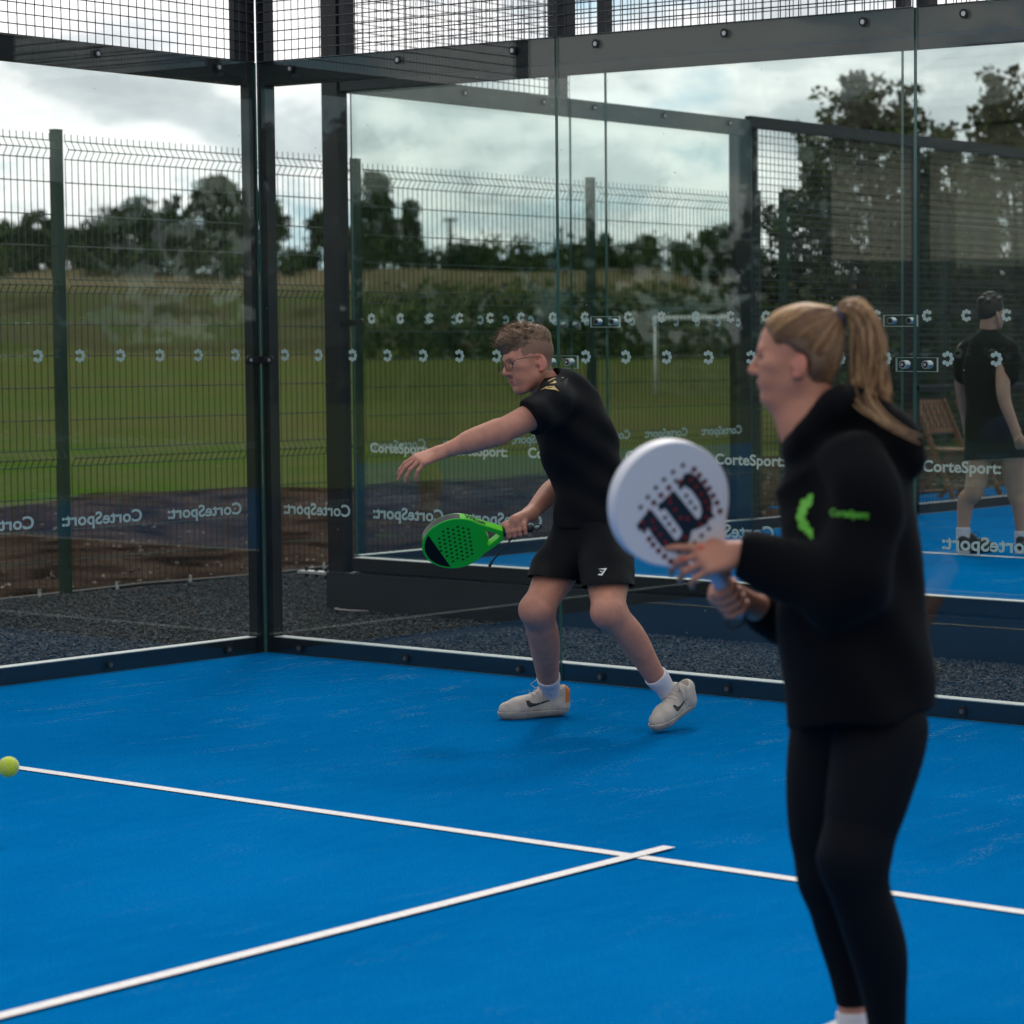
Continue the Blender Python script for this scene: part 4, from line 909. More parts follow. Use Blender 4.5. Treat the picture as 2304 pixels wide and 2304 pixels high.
def shoe(root, name, heel, toe, up, ankle, mats, L=0.30, swoosh=None, side=None, high=1.0, heel_mat=True):
    """low trainer: sole, upper, laces; heel/toe are ground points"""
    heel, toe = V3(heel), V3(toe); d = nrm(toe-heel); u = V3(up); u = nrm(u-d*(u@d)); w = np.cross(u, d); L = np.linalg.norm(toe-heel)
    Q = lambda a, b, c: heel+d*a*L+w*b*1.15+u*c*high
    S = Sdf()
    S.chain([Q(.12, 0, .034), Q(.45, .002, .034), Q(.72, -.003, .034), Q(.88, -.004, .032)], [.036, .037, .047, .038], 0.02, flat=None)
    S.cut(Q(0, 0, .030), u); S.cut(Q(0, 0, 0.0), -u); S.field(wob(0.0006, 90, 3)); sole = S.mesh(0.0035); ob = part('sole', sole, mats[1], root)
    S = Sdf()
    S.chain([Q(.12, 0, .040), Q(.45, .002, .040), Q(.72, -.003, .038), Q(.87, -.004, .034)], [.031, .033, .043, .034], 0.02)
    S.chain([Q(.10, 0, .088), Q(.13, 0, .045)], [.033, .036], 0.03)
    S.chain([Q(.30, 0, .098), Q(.22, 0, .070)], [.034, .035], 0.03)
    S.chain([Q(.30, 0, .088), Q(.50, 0, .066), Q(.70, 0, .045)], [.030, .029, .030], 0.03)
    S.cut(Q(0, 0, 0.0285), -u)
    S.cone(Q(.17, 0, .152), Q(.22, 0, .102), .042, .030, 0.006, op='sub')
    S.field(wob(0.0012, 70, 5)); up_ = S.mesh(0.0035); cen = up_[0][up_[1]].mean(1)-heel; a = cen@d/L; c = cen@u
    mi = np.zeros(len(a), int)
    if heel_mat: mi = ((a < 0.085) & (c > 0.062)).astype(int)
    part('upper', up_, [mats[0], mats[2]], root, mi)
    lm = MB(); rows = 6
    for k in range(rows):
        t = 0.34+k*0.062; z = .124-(t-.30)*0.135; 
        lm.tube([Q(t, -.024, z-.012), Q(t+.012, -.010, z-.001), Q(t+.012, .010, z-.001), Q(t, .024, z-.012)], .0034, 5)
        if k: lm.tube([Q(t-.055, -.020, z-.003), Q(t, .020, z-.006)], .0030, 5); lm.tube([Q(t-.055, .020, z-.003), Q(t, -.020, z-.006)], .0030, 5)
    lm.tube([Q(.33, .0, .122), Q(.40, .030, .135), Q(.47, .040, .118), Q(.42, .028, .105), Q(.36, .008, .120)], .0024, 5)
    lm.tube([Q(.33, .0, .122), Q(.42, -.028, .138), Q(.50, -.038, .120), Q(.44, -.026, .106), Q(.36, -.008, .120)], .0024, 5)
    lm.tube([Q(.36, .01, .122), Q(.44, .05, .10), Q(.47, .055, .06)], .0024, 5)
    lm.build('laces', mats[3], root, True)
    if swoosh:
        pts = [(.62, .036), (.50, .040), (.40, .052), (.335, .070), (.35, .052), (.40, .036), (.46, .031), (.53, .032), (.75, .052), (.90, .066)]
        # tick outline along the side of the upper: start, belly, long tail towards the heel
        tick = [(.40, .082), (.375, .066), (.385, .052), (.42, .045), (.50, .048), (.66, .060), (.90, .084), (.66, .066), (.52, .058), (.455, .060), (.425, .068)]
        bvh = BVHTree.FromPolygons([Vector(p) for p in up_[0]], [tuple(int(i) for i in q) for q in up_[1]])
        for sd_ in swoosh:
            pl = []
            for (x, z) in tick:
                xx = 1-x; o_ = Vector(Q(xx+.02, sd_*0.12, z)); h = bvh.ray_cast(o_, Vector(-w*sd_)); pl.append((h[0]+Vector(w*sd_)*0.0015) if h[0] is not None else Vector(Q(xx+.02, sd_*0.034, z)))
            from mathutils.geometry import tessellate_polygon
            tt = tessellate_polygon([[Vector((p[0], p[1], 0)) for p in tick]]); pydata('side_stripe', pl, [tuple(q) for q in tt], mats[4], root)

def padel_racket(loc, axis, normal, label, face_m, rim_m, grip_m, kind, L=0.455):
    """axis: from the handle to the tip. Local x along the axis, origin at the handle end"""
    ax = nrm(axis); nn = V3(normal); nn = nrm(nn-ax*(nn@ax)); sy = np.cross(nn, ax); loc = V3(loc)
    Q = lambda p, z=0.0: loc+ax*p[0]+sy*p[1]+nn*z
    root = empty('padel_racket', loc); tag(root, label, 'padel racket')
    cx, hw, hl = 0.320, 0.130, 0.135
    out_ = []
    for k in range(56):
        a = -2.42+4.84*k/55; e = math.cos(a); r = 1.0; x = cx+hl*e*(1.0); y = hw*math.sin(a)*(1.0 if e > 0 else 1.0-0.10*e*e)
        out_.append((x, y))
    out_ += [(0.175, 0.053), (0.150, 0.036), (0.128, 0.022), (0.128, -0.022), (0.150, -0.036), (0.175, -0.053)]
    th = [(0.134, 0.0), (0.150, 0.017), (0.172, 0.034), (0.194, 0.046), (0.198, 0.032), (0.190, 0.0), (0.198, -0.032), (0.194, -0.046), (0.172, -0.034), (0.150, -0.017)]
    holes = []
    if kind == 'green':
        for i in range(9):
            for j in range(-4, 5):
                x = 0.262+0.0205*i; y = 0.0225*j+(0.01125 if i % 2 else 0)
                if (x-0.315)**2/0.082**2+y**2/0.100**2 < 1 and x < 0.400-0.55*y-0.0: holes.append(circle(x, y, 0.0056, 10))
    v, f = extrude_outline(out_, [th], 0.038, 0.004, 3)
    V = [Q(p, p[2]) for p in v]; vz = v[:, 2]
    mi = []
    for q in f:
        c = v[list(q)].mean(0); side = abs(c[2]) < 0.0155
        if kind == 'green':
            tip = c[0] > 0.395+0.10*(-c[1])*-1.0*0.0+0.02*(c[1]/0.1)
            if side: mi.append(1 if (c[0] > 0.285) and math.hypot((c[0]-cx)/hl, c[1]/hw) > 0.9 else 2)
            else: mi.append(0)
        else: mi.append(0 if not side else 1)
    body = pydata('frame', V, f, [face_m, rim_m, M_RACK2 if kind == 'green' else rim_m], root, mi, smooth=False)
    mb = MB()
    for h in holes: b_ = len(mb.v); mb.add([Q(p, 0.0198) for p in h], [tuple(range(len(h)))])
    if holes: mb.build('hole_shade_discs', M_HOLE_SHADE, body)  # flat dark discs on the face paint the shade inside the holes
    mb = MB(); mb.tube([Q((0.0, 0)), Q((0.004, 0)), Q((0.02, 0)), Q((0.115, 0)), Q((0.135, 0))], [.013, .0185, .0165, .0165, .0175], 10)
    for k in range(9): mb.tube([Q((0.018+k*0.0115, 0)), Q((0.0225+k*0.0115, 0))], [.0169, .0172], 10)
    mb.build('grip', grip_m, root, True)
    return root, Q, body, (ax, sy, nn)
M_RACKG = mat('green_face', (0.01, 0.50, 0.006), 0.35, coat=0.3); M_RACK2 = mat('lime_frame', (0.12, 0.66, 0.012), 0.35, coat=0.3)
M_RACKB = mat('racket_black', (0.008, 0.008, 0.01), 0.3, coat=0.3); M_RACKW = mat('racket_white', (0.62, 0.60, 0.66), 0.5); M_RACKWR = mat('racket_rim_white', (0.66, 0.63, 0.68), 0.45)
M_GRIPB = mat('black_grip', (0.009, 0.009, 0.011), 0.6); M_GRIPW = mat('pale_blue_grip', (0.40, 0.48, 0.62), 0.6)
M_HOLE_SHADE = mat('hole_shade', (0.006, 0.004, 0.006), 0.9); M_RED = mat('red_paint', (0.28, 0.008, 0.012), 0.5)
# ------------------------------------------------------------------ the man with the green racket
man = empty('person', (2.95, -1.10, 0.0))
tag(man, 'young man with glasses and moustache in black T-shirt and shorts, crouching to swing', 'person')
# head
hs = 1.07; hf = -RT*0.80+TOWARD*0.56-UP*0.17; hu = UP*0.95-RT*0.20
f_, l_, u_ = frame(hf, hu); ear = W(1218, 818, 10.74); hc = ear-(l_*0.078-f_*0.012-u_*0.020)*hs
nb = W(1234, 880, 10.86)
S, P, fr = head_sdf(hc, hf, hu, hs, True, (hc-f_*0.028*hs-u_*0.045*hs, nb, 0.056*hs, 0.060*hs))
S.cone(nb, W(1258, 915, 10.9), 0.062, 0.075, 0.03)
S.cone(hc-u_*0.06*hs+l_*0.045*hs, nb+f_*0.03+l_*0.01, 0.018, 0.016, 0.02)         # neck tendon
hv, hfc = S.mesh(0.0028)
cen = hv[hfc].mean(1)-hc; lx, ly, lz = cen@f_/hs, cen@l_/hs, cen@u_/hs
nz = np.array([mnoise.noise(Vector((a*60, b*60, c*60))) for a, b, c in zip(lx, ly, lz)])*0.006
sideburn = (lz > 0.022+nz-0.30*np.clip(-lx-0.01, 0, 1)) & (lx < 0.052+nz+0.0*lz) & (lz > 0.004) & ((lz > 0.02) | (lx < 0.02))
back = (lx < -0.030) & (lz > -0.045+nz)
tash = (np.abs(ly) < 0.021) & (lx > 0.078) & (lz < -0.0465+nz*0.3) & (lz > -0.0565+nz*0.3)
lip = (np.abs(ly) < 0.019-abs(lz+0.0655)*0.5) & (lx > 0.082) & (lz < -0.0570) & (lz > -0.0760)
mi = np.zeros(len(hfc), int); mi[(sideburn | back) & (abs(ly) > 0.0)] = 1; mi[(np.abs(ly) > 0.070) & (lz < 0.018)] = 0; mi[(np.abs(ly) > .0745) & (lz < .016) & (lz > -.052) & (lx < .006)] = 4; mi[lip] = 2; mi[tash] = 3
head = (hv, hfc, mi)
# arms, hands and legs
armL = Sdf(); sh, el, wr = W(1236, 918, 10.66), W(1116, 975, 10.50), W(993, 1017, 10.44)
armL.chain([W(1262, 905, 10.78), sh, sh*0.55+el*0.45, el, el*0.62+wr*0.38, wr*0.85+el*0.15, wr], [.070, .066, .056, .049, .047, .031, .028], 0.03, (UP*0.9-RT*0.3, 0.92))
armL.cone(el+UP*0.012, el*0.5+wr*0.5+UP*0.004, .040, .034, 0.03); armL.sph(el-UP*0.012+RT*0.01, .036, 0.02)
hand_sdf(armL, wr, W(905, 1048, 10.36)-wr, -UP*0.62+RT*0.15-TOWARD*0.55, RT*0.15-UP*0.55+FW*0.8, [(.40, .35, .2), (.42, .36, .22), (.48, .42, .25), (.62, .5, .3)], 1.10, 0.06, 0.25, 0.45)
armLv = armL.mesh(0.0034)
armR = Sdf(); shR, elR, wrR = W(1285, 905, 11.08), W(1262, 1082, 11.16), W(1193, 1157, 10.93)
armR.chain([shR, shR*0.5+elR*0.5, elR, elR*0.6+wrR*0.4, wrR], [.062, .052, .046, .043, .028], 0.03)
rk_butt, rk_tip = W(1199, 1187, 10.80), W(957, 1229, 10.72); rk_ax = nrm(rk_tip-rk_butt); rk_n = nrm(TOWARD*0.74-UP*0.66+RT*0.02)
rk_n = nrm(rk_n-rk_ax*(rk_n@rk_ax)); gc = rk_butt+rk_ax*0.055; rk_s = np.cross(rk_n, rk_ax)
# right hand closed round the grip: knuckle line runs along the grip, fingers wrap over the near side
palm_n = nrm(-UP*0.45+TOWARD*0.20); hd = nrm(gc+UP*0.034-FW*0.002+rk_ax*0.00-wrR); 
wr2 = wrR
def grip_hand(S, wrist, centre, axis, over, size=1.05, index_ext=0.0, flip=1):
    """fist round a bar: `axis` bar direction from little finger to index, `over` direction the fingers cross the visible side"""
    a = nrm(axis); o = V3(over); o = nrm(o-a*(o@a)); bck = np.cross(a, o)*flip    # bck: side where the back of the hand lies
    c = V3(centre); R_ = 0.0175
    S.cone(wrist, c+bck*0.040-o*0.012, .027*size, .025*size, 0.02); 
    for i in range(4):
        p = c+a*(0.031-0.0205*i)*size; r = [.0100, .0100, .0095, .0086][i]*size; q = [p+bck*(R_+r)*1.05-o*0.018]
        for ang in (10, 55, 100, 150, 200, 240):
            t = math.radians(ang); q.append(p+(bck*math.cos(t)+o*math.sin(t))*(R_+r*0.92)+a*index_ext*(3-i)*0.004)
        S.cone(wrist*0.55+(c+bck*0.03)*0.45, q[1], .015*size, r*1.2, 0.012)
        for j in range(len(q)-1): S.cone(q[j], q[j+1], r*(1.08-0.05*j), r*(1.03-0.05*j), 0.004)
    tb = c+a*0.042*size; S.cone(wrist+a*0.012, tb+bck*0.018-o*0.022, .019*size, .0135*size, 0.016)
    S.chain([tb+bck*0.018-o*0.022, tb-o*0.026-bck*0.004+a*0.010, tb-o*0.012-bck*0.024+a*0.022, tb+o*0.004-bck*0.028+a*0.030], [.0130*size, .0112*size, .0102*size, .0085*size], 0.006)
    return S
grip_hand(armR, wrR, gc+rk_ax*0.012, rk_ax, -UP*0.55+TOWARD*0.75, 1.08, 0.3, 1)
armRv = armR.mesh(0.0034)
legR = Sdf(); hipR, knR, anR = W(1292, 1215, 11.02), W(1208, 1372, 10.70), W(1240, 1562, 11.13)
legR.chain([hipR*0.7+knR*0.3, hipR*0.5+knR*0.5, knR*0.9+hipR*0.1, knR], [.084, .081, .061, .057], 0.05)
calf = knR*0.66+anR*0.34+RT*0.009; legR.chain([knR, calf, knR*0.25+anR*0.75, anR], [.060, .061, .044, .032], 0.04)
legR.sph(knR-RT*0.016+TOWARD*0.014, .046, 0.03); legRv = legR.mesh(0.005)
legL = Sdf(); hipL, knL, anL = W(1366, 1225, 10.84), W(1369, 1378, 10.52), W(1502, 1558, 10.80)
legL.chain([hipL*0.7+knL*0.3, hipL*0.5+knL*0.5, knL*0.9+hipL*0.1, knL], [.086, .083, .063, .056], 0.05)
calf = knL*0.68+anL*0.32+RT*0.014+UP*0.008; legL.chain([knL, calf, knL*0.25+anL*0.75, anL], [.057, .055, .040, .031], 0.04)
legL.sph(knL-RT*0.014+TOWARD*0.020, .046, 0.03); legLv = legL.mesh(0.005)
tor = Sdf(); tor.chain([W(1330, 1215, 10.93), W(1320, 1100, 10.93), W(1288, 980, 10.90), W(1262, 915, 10.88)], [.085, .080, .095, .07], 0.05); torv = tor.mesh(0.010)
V_, F_ = merge((hv, hfc), armLv, armRv, legRv, legLv, torv); midx = np.zeros(len(F_), int); midx[:len(hfc)] = mi
part('body', (V_, F_), [M_SKIN, M_FADE, M_LIP, mat('moustache', (0.21, 0.098, 0.062), 0.8), M_EAR], man, midx)
face_parts(P, fr, hs, man, M_SKIN, M_BROW)
# hair: swept curls on top, short faded sides
S = Sdf(); S.ell(P(-.006, 0, .062), fr, (.101*hs, .073*hs, .084*hs), 0.01)
S.ell(P(.052, 0, .098), fr, (.052*hs, .062*hs, .038*hs), 0.03); S.ell(P(.078, .006, .088), fr, (.032*hs, .052*hs, .026*hs), 0.02)
S.ell(P(-.055, 0, .092), fr, (.05*hs, .064*hs, .045*hs), 0.03)
r_ = np.random.default_rng(4)
for k in range(85):
    a, b = r_.uniform(-2.6, 2.6), r_.uniform(0.35, 1.25); x = 0.098*math.cos(a)*math.sin(b)*1.0+.012; y = 0.072*math.sin(a)*math.sin(b); z = .060+.088*math.cos(b)
    q = P(x, y, z); d = nrm(fr[0]*(.8+r_.uniform(-.4, .4))+fr[1]*r_.uniform(-.9, .9)+fr[2]*r_.uniform(-.3, .3)); S.chain([q-d*.012, q+fr[2]*.006*hs, q+d*.013], [.004, .009*hs, .005], 0.004)
S.cut(P(0, 0, .047), -nrm(fr[2]*1.0+fr[0]*0.03)); S.field(wob(0.0016, 260, 8)); hair = S.mesh(0.0028); part('hair', hair, [M_HAIRM], man)
mb = MB()
for k in range(900):                                   # loose locks breaking the outline
    i = r_.integers(0, len(hair[0])); q = hair[0][i]; loc = q-hc; 
    if loc@u_ < 0.075*hs: continue
    o_ = nrm(loc-u_*0.03); d = nrm(f_*0.8+l_*r_.uniform(-.8, .8)+u_*r_.uniform(-.2, .5)); L_ = r_.uniform(.010, .026)
    mb.tube([q-o_*.003, q+o_*.004+d*L_*.5, q+o_*(.002+r_.uniform(0, .006))+d*L_], [.0013, .0011, .0003], 3, cap=False)
mb.build('loose_hair', M_HAIRM, man)
# glasses: round wire frames
GM = mat('thin_dark_metal', (0.05, 0.045, 0.045), 0.3, metal=0.8); gls = empty('glasses_pivot', (0, 0, 0)); bpy.data.objects.remove(gls)
mb = MB()
for y in (-1, 1):
    c = P(.103, .034*y, -.004); gx = nrm(l_*1.0-f_*0.10*y); gy = u_
    mb.tube([c+(gx*math.cos(t)*.0265+gy*math.sin(t)*.0225)*hs for t in np.linspace(0, 2*math.pi, 33)], .0013*hs, 6, cap=False)
    mb.tube([c+gx*y*.0265*hs+gy*.006*hs, P(.088, .070*y, .010), P(.045, .080*y, .012), P(-.012, .086*y, .006), P(-.022, .083*y, -.012)], .0014*hs, 6)
mb.tube([P(.104, -.0085, 0), P(.108, 0, .003), P(.104, .0085, 0)], .0012*hs, 6)
g_ob = mb.build('glasses', GM, man, True)
for y in (-1, 1):
    c = P(.1025, .034*y, -.004); gx = nrm(l_*1.0-f_*0.10*y); ring = [c+(gx*math.cos(t)*.0258+u_*math.sin(t)*.0218)*hs for t in np.linspace(0, 2*math.pi, 25)[:-1]]
    pydata('lens', ring+[p+f_*0.0015 for p in ring], [tuple(range(24))[::-1], tuple(range(24, 48))]+[(i, (i+1) % 24, 24+(i+1) % 24, 24+i) for i in range(24)], M_PLASTIC, g_ob)
# T-shirt
S = Sdf(); fl = (TOWARD*0.82-RT*0.45, 1.0)
S.chain([W(1322, 1178, 10.93), W(1324, 1120, 10.93), W(1316, 1060, 10.93), W(1298, 1000, 10.91), W(1284, 950, 10.89), W(1270, 905, 10.88)],
        [.138, .136, .142, .152, .150, .105], 0.05)
S.chain([W(1262, 893, 10.82), W(1240, 910, 10.69), W(1206, 935, 10.59)], [.082, .083, .074], 0.05)
S.chain([W(1205, 936, 10.59), W(1180, 949, 10.56)], [.073, .068], 0.02)
S.chain([W(1284, 885, 11.02), W(1288, 940, 11.12), W(1275, 1000, 11.16)], [.080, .075, .066], 0.05)
S.chain([W(1262, 880, 10.86), W(1297, 905, 10.90), W(1330, 975, 10.92), W(1355, 1040, 10.93), W(1362, 1090, 10.93)], [.070, .072, .070, .068, .080], 0.06)
S.chain([W(1240, 876, 10.86), W(1236, 862, 10.845)], [.078, .066], 0.02)
S.cone(W(1226, 838, 10.82), W(1240, 876, 10.86), .055, .062, 0.008, op='sub')
d_ = nrm(W(1106, 983, 10.5)-W(1236, 918, 10.66)); S.cut(W(1196, 944, 10.57), nrm(d_*0.93+(-UP)*0.34*0-RT*0.0))
S.cut(W(1318, 1196, 10.93), nrm(-UP+RT*-0.10)); S.field(folds(0.0055, 52, nrm(RT*0.45+UP*0.8+FW*0.3), 2)); S.field(wob(0.003, 22, 4))
shirt = S.mesh(0.0058); part('t_shirt', shirt, M_BLACKS, man)
# shorts
S = Sdf()
S.chain([W(1324, 1178, 10.94), W(1330, 1225, 10.94)], [.140, .148], 0.04)
e1 = hipR*0.44+knR*0.56; S.chain([W(1302, 1228, 11.0), hipR*0.6+knR*0.4, e1, e1+(knR-hipR)*.2], [.116, .110, .102, .100], 0.04, (nrm(knR-hipR)*0+TOWARD, 1.0))
e2 = hipL*0.44+knL*0.56; S.chain([W(1362, 1225, 10.88), hipL*0.6+knL*0.4, e2, e2+(knL-hipL)*.2], [.116, .110, .104, .103], 0.03)
S.cut(W(1318, 1176, 10.94), UP); c1 = W(1248, 1302, 10.8); c2 = W(1366, 1318, 10.62)
dR = nrm(knR-hipR); dL = nrm(knL-hipL); mid = W(1308, 1300, 10.8)
S.field(lambda X, Y, Z: np.maximum(0, 0)*X)
S.field(folds(0.0055, 40, nrm(UP*.7+RT*0.7), 5)); S.p.append(dict(t='f', op='field', k=0, f=None)); S.p.pop()
v, f = None, None
# each leg opening is cut square to its own thigh
S2 = Sdf(); S2.p = list(S.p)
sv, sf = S2.mesh(0.0058)
def trim(v, f, keepfun):
    k = keepfun(v[f].mean(1)); return v, f[k]
axm = nrm(np.cross(UP, RT))
side_ = lambda c: (c-mid)@RT
def keep(c):
    lft = side_(c) < 0
    return np.where(lft, (c-c1)@nrm(-UP*0.98-RT*0.10+TOWARD*0.10) < 0.0, (c-c2)@nrm(-UP*0.98+RT*0.04+TOWARD*0.10) < 0.0)
sv, sf = trim(sv, sf, keep); part('shorts', (sv, sf), M_BLACKS, man)
M_BLACKS.use_backface_culling = False
decal('shorts_logo', [tess([(1345, 1280), (1366, 1278), (1355, 1295), (1345, 1294), (1347, 1291), (1353, 1291), (1360, 1282)]), tess([(1348, 1284), (1356, 1285), (1354, 1288)])], (sv, sf), mat('white_print', (0.6, 0.6, 0.6), 0.6), man, 10.7, 0.003)
GOLD = mat('gold_print', (0.42, 0.27, 0.08), 0.5)
zk = lambda x, y: (1180+x/8.05, 820+y/8.05)
decal('shoulder_panel', [tess([zk(560, 205), zk(800, 245), zk(740, 430), zk(670, 545), zk(420, 480), zk(240, 470), zk(330, 400), zk(440, 350)])], shirt, M_GREYC, man, 10.7, 0.002)
decal('shoulder_logo', [tess([zk(280, 465), zk(400, 395), zk(440, 400), zk(470, 385), zk(500, 400), zk(525, 378), zk(560, 415), zk(630, 488), zk(560, 460), zk(500, 450), zk(440, 445), zk(370, 435)]),
                       tess([zk(425, 290), zk(520, 240), zk(580, 240), zk(500, 275), zk(440, 310)]), tess([zk(455, 345), zk(510, 325), zk(540, 290), zk(580, 310), zk(575, 335), zk(520, 340)]), tess([zk(660, 232), zk(715, 232), zk(700, 245)])], shirt, GOLD, man, 10.7, 0.0045)
# socks and shoes
for (a0, a1, a2, r0) in ((anR+(knR-anR)*0.215, anR, anR-UP*0.050-RT*0.006, .046), (anL+(knL-anL)*0.215, anL, anL-UP*0.050+RT*0.008, .046)):
    S = Sdf(); S.chain([a0, a1, a2], [.0460, .0375, .016], 0.02); d = nrm(a0-a1); S.cut(a0, d); S.cone(a0-d*0.004, a0-d*0.012, .0500, .0490, 0.006); S.cut(a0+d*.001, d)
    S.field(wob(0.0012, 80, 6)); part('sock', S.mesh(0.0034), M_SOCK, man)
M_SH = [mat('worn_leather', (0.46, 0.39, 0.34), 0.6, var=0.12, vscale=25, bump=0.25, bscale=60), mat('grey_sole', (0.36, 0.32, 0.28), 0.7, var=0.1, vscale=40), mat('orange_heel', (0.55, 0.16, 0.02), 0.6), mat('cream_lace', (0.50, 0.42, 0.38), 0.8), mat('stripe_black', (0.010, 0.014, 0.018), 0.5)]
h1 = onz(1280, 1610, 0.0); t1 = onz(1121, 1620, 0.0); s_ = empty('x'); bpy.data.objects.remove(s_)
def shoe_part(heel, toe, up, sw, hm):
    r = empty('shoe', heel); r.parent = man; r.location = Vector(heel)-wloc(man); shoe(r, '', heel, toe, up, None, M_SH, swoosh=sw, heel_mat=hm, high=1.15); return r
shoe_part(h1, t1, (0, 0, 1), (-1, 1), True)
t2 = onz(1474, 1652, 0.0); t2 = t2+V3((0, 0, .004)); h2 = W(1545, 1603, 10.86); d2 = nrm(h2-t2); h2 = t2+d2*0.30
shoe_part(h2, t2, UP+RT*0.0-nrm(d2)*0.0, (-1, 1), False)
# racket
rk, Q, rbody, _ = padel_racket(rk_butt, rk_ax, rk_n, 'bright green padel racket with a black tip, held low by the man in glasses', M_RACKG, M_RACKB, M_GRIPB, 'green')
tipo = [(0.320+0.1365*math.cos(a), 0.1315*math.sin(a)) for a in np.linspace(-0.66, 1.30, 26)]
def face_sheet(name, pts, m, z=0.0194, parent=None):
    from mathutils.geometry import tessellate_polygon
    t = tessellate_polygon([[Vector((p[0], p[1], 0)) for p in pts]])
    if sum((pts[q[1]][0]-pts[q[0]][0])*(pts[q[2]][1]-pts[q[0]][1])-(pts[q[1]][1]-pts[q[0]][1])*(pts[q[2]][0]-pts[q[0]][0]) for q in t) < 0: t = [q[::-1] for q in t]
    return pydata(name, [Q(p, z) for p in pts], [tuple(q) for q in t], m, parent or rk)
tipi = [(0.320+0.129*math.cos(a), 0.124*math.sin(a)) for a in np.linspace(-0.62, 1.28, 26)]
face_sheet('black_tip', tipi, mat('matt_black_tip', (0.004, 0.004, 0.005), 0.7, spec=.2))
tv, tf = text_shape('Wilson', 0.045); tv = tv/tv[:, 0].max()*0.078*np.array([1, 1.25])
sv_ = 1
def rim_text(tv, tf, x0, m):
    vs = []
    for p in tv:
        x = x0-p[0]*1.0; y = 0.0
        # neck side edge between head and grip, facing up
        yy = 0.13*math.sin(math.acos((x-.32)/.135))*(1-0.10*((x-.32)/.135)**2)+.0 if x > .2187 else float(np.interp(x, [0.128, 0.150, 0.175, 0.2187], [0.022, 0.036, 0.053, 0.0815])); vs.append(rk_butt+rk_ax*x+rk_s*(-yy-0.0056)*sgn+rk_n*(0.010-p[1]))
    return vs
sgn = -1 if (rk_s@UP) > 0 else 1
pydata('lettering', rim_text(tv, tf, 0.268, M_RACKB), tf, M_RACKB, rk)
# strap
mb = MB(); b0 = rk_butt; mb.tube([b0+rk_ax*.075+UP*-.018, W(1140, 1225, 10.75), W(1108, 1262, 10.74)], .0032, 6); mb.tube([W(1108, 1262, 10.74), W(1101, 1275, 10.74)], [.006, .007], 6)
mb.build('wrist_strap', M_RUBBER, rk, True); mb = MB(); mb.tube([b0+(rk_s*math.sin(t)*.013-rk_ax*(.017-.017*math.cos(t))) for t in np.linspace(0, 2*math.pi, 17)], .0032, 6); mb.build('strap_loop', M_RUBBER, rk, True)
# ------------------------------------------------------------------ the woman with the white racket
DW = 5.95
_W0 = W
def W(px, py, dep): return _W0(px, py, dep*0.958)       # she stands a little nearer than first measured
wo = empty('person', W(1960, 2340, DW)*np.array([1, 1, 0]))
tag(wo, 'young woman in profile with blonde ponytail, black hooded jacket and leggings, holding a racket', 'person')
ws_ = 0.845; wf_ = -RT*1.0+UP*0.02+TOWARD*0.03; hc = W(1787, 811, DW)
S, P, fr = head_sdf(hc, wf_, UP, ws_, False, None, jaw=0.9); f_, l_, u_ = fr
nb = W(1832, 960, DW)
S.chain([P(-.035, 0, -.030), W(1822, 905, DW), nb], [.050, .048, .056], 0.03); S.chain([nb, W(1860, 1010, DW)], [.056, .07], .03); S.chain([W(1770, 915, DW), W(1800, 975, DW)], [.030, .040], 0.03)
hv, hfc = S.mesh(0.0026); cen = hv[hfc].mean(1)-hc; lx, ly, lz = cen@f_/ws_, cen@l_/ws_, cen@u_/ws_
mi = np.zeros(len(hfc), int); mi[(np.abs(ly) > .0745) & (lz < .016) & (lz > -.052) & (lx < .006)] = 2; mi[(np.abs(ly) < 0.019) & (lx > 0.083) & (lz < -0.0560) & (lz > -0.0770)] = 1
def curlhand(*a): pass
# near hand: flat along the throat, index stretched over the face; far hand: fist round the grip
rb_, rt_ = W(1667, 1382, 5.92), W(1440, 1031, 5.69); ax2 = nrm(rt_-rb_); n2 = nrm(TOWARD*0.83+RT*0.50-UP*0.22); n2 = nrm(n2-ax2*(n2@ax2))
def fdep(px, py, up=0.0):
    d = W(px, py, 6.0)-CAM; t = ((rb_+n2*(0.019+up)-CAM)@n2)/(d@n2); return 6.0*t
armN = Sdf(); elN, wrN = W(1888, 1335, 5.74), W(1668, 1247, 5.80)
armN.chain([W(1950, 1060, 5.80), elN, wrN], [.050, .042, .026], 0.03)
hd2 = nrm(W(1540, 1262, fdep(1540, 1262, 0.034))-wrN)
hand_sdf(armN, wrN, hd2, nrm(FW*0.85-UP*0.45), nrm(UP*0.9+RT*0.0), [(.10, .05, .02), (.55, .75, .5), (.62, .8, .5), (.65, .8, .5)], 0.98, 0.12, 0.35, 0.55)
armNv = armN.mesh(0.0030)
armF = Sdf(); wrF = W(1712, 1372, 6.06); armF.chain([W(1880, 1400, 6.12), wrF], [.040, .026], 0.02)
gcF = rb_+ax2*0.048; grip_hand(armF, wrF, gcF, ax2, TOWARD*0.7-UP*0.35-RT*0.45, 0.96, 0.0, -1)
armFv = armF.mesh(0.0030)
legN = Sdf(); legN.chain([W(1978, 1645, 5.90), W(1921, 1930, 5.84), W(1926, 1975, 5.84), W(1978, 2149, 5.88), W(1998, 2335, 5.92)], [.06, .04, .04, .04, .031], .04)
legF = Sdf(); legF.chain([W(1885, 1640, 6.04), W(1858, 1870, 6.01), W(1868, 1970, 6.01), W(1890, 2080, 6.03), W(1917, 2262, 6.09), W(1920, 2300, 6.10)], [.06, .05, .045, .040, .0285, .030], .03)
tor = Sdf(); tor.chain([W(1945, 1540, DW+.03), W(1935, 1300, DW), W(1900, 1090, DW)], [.12, .11, .11], .05)
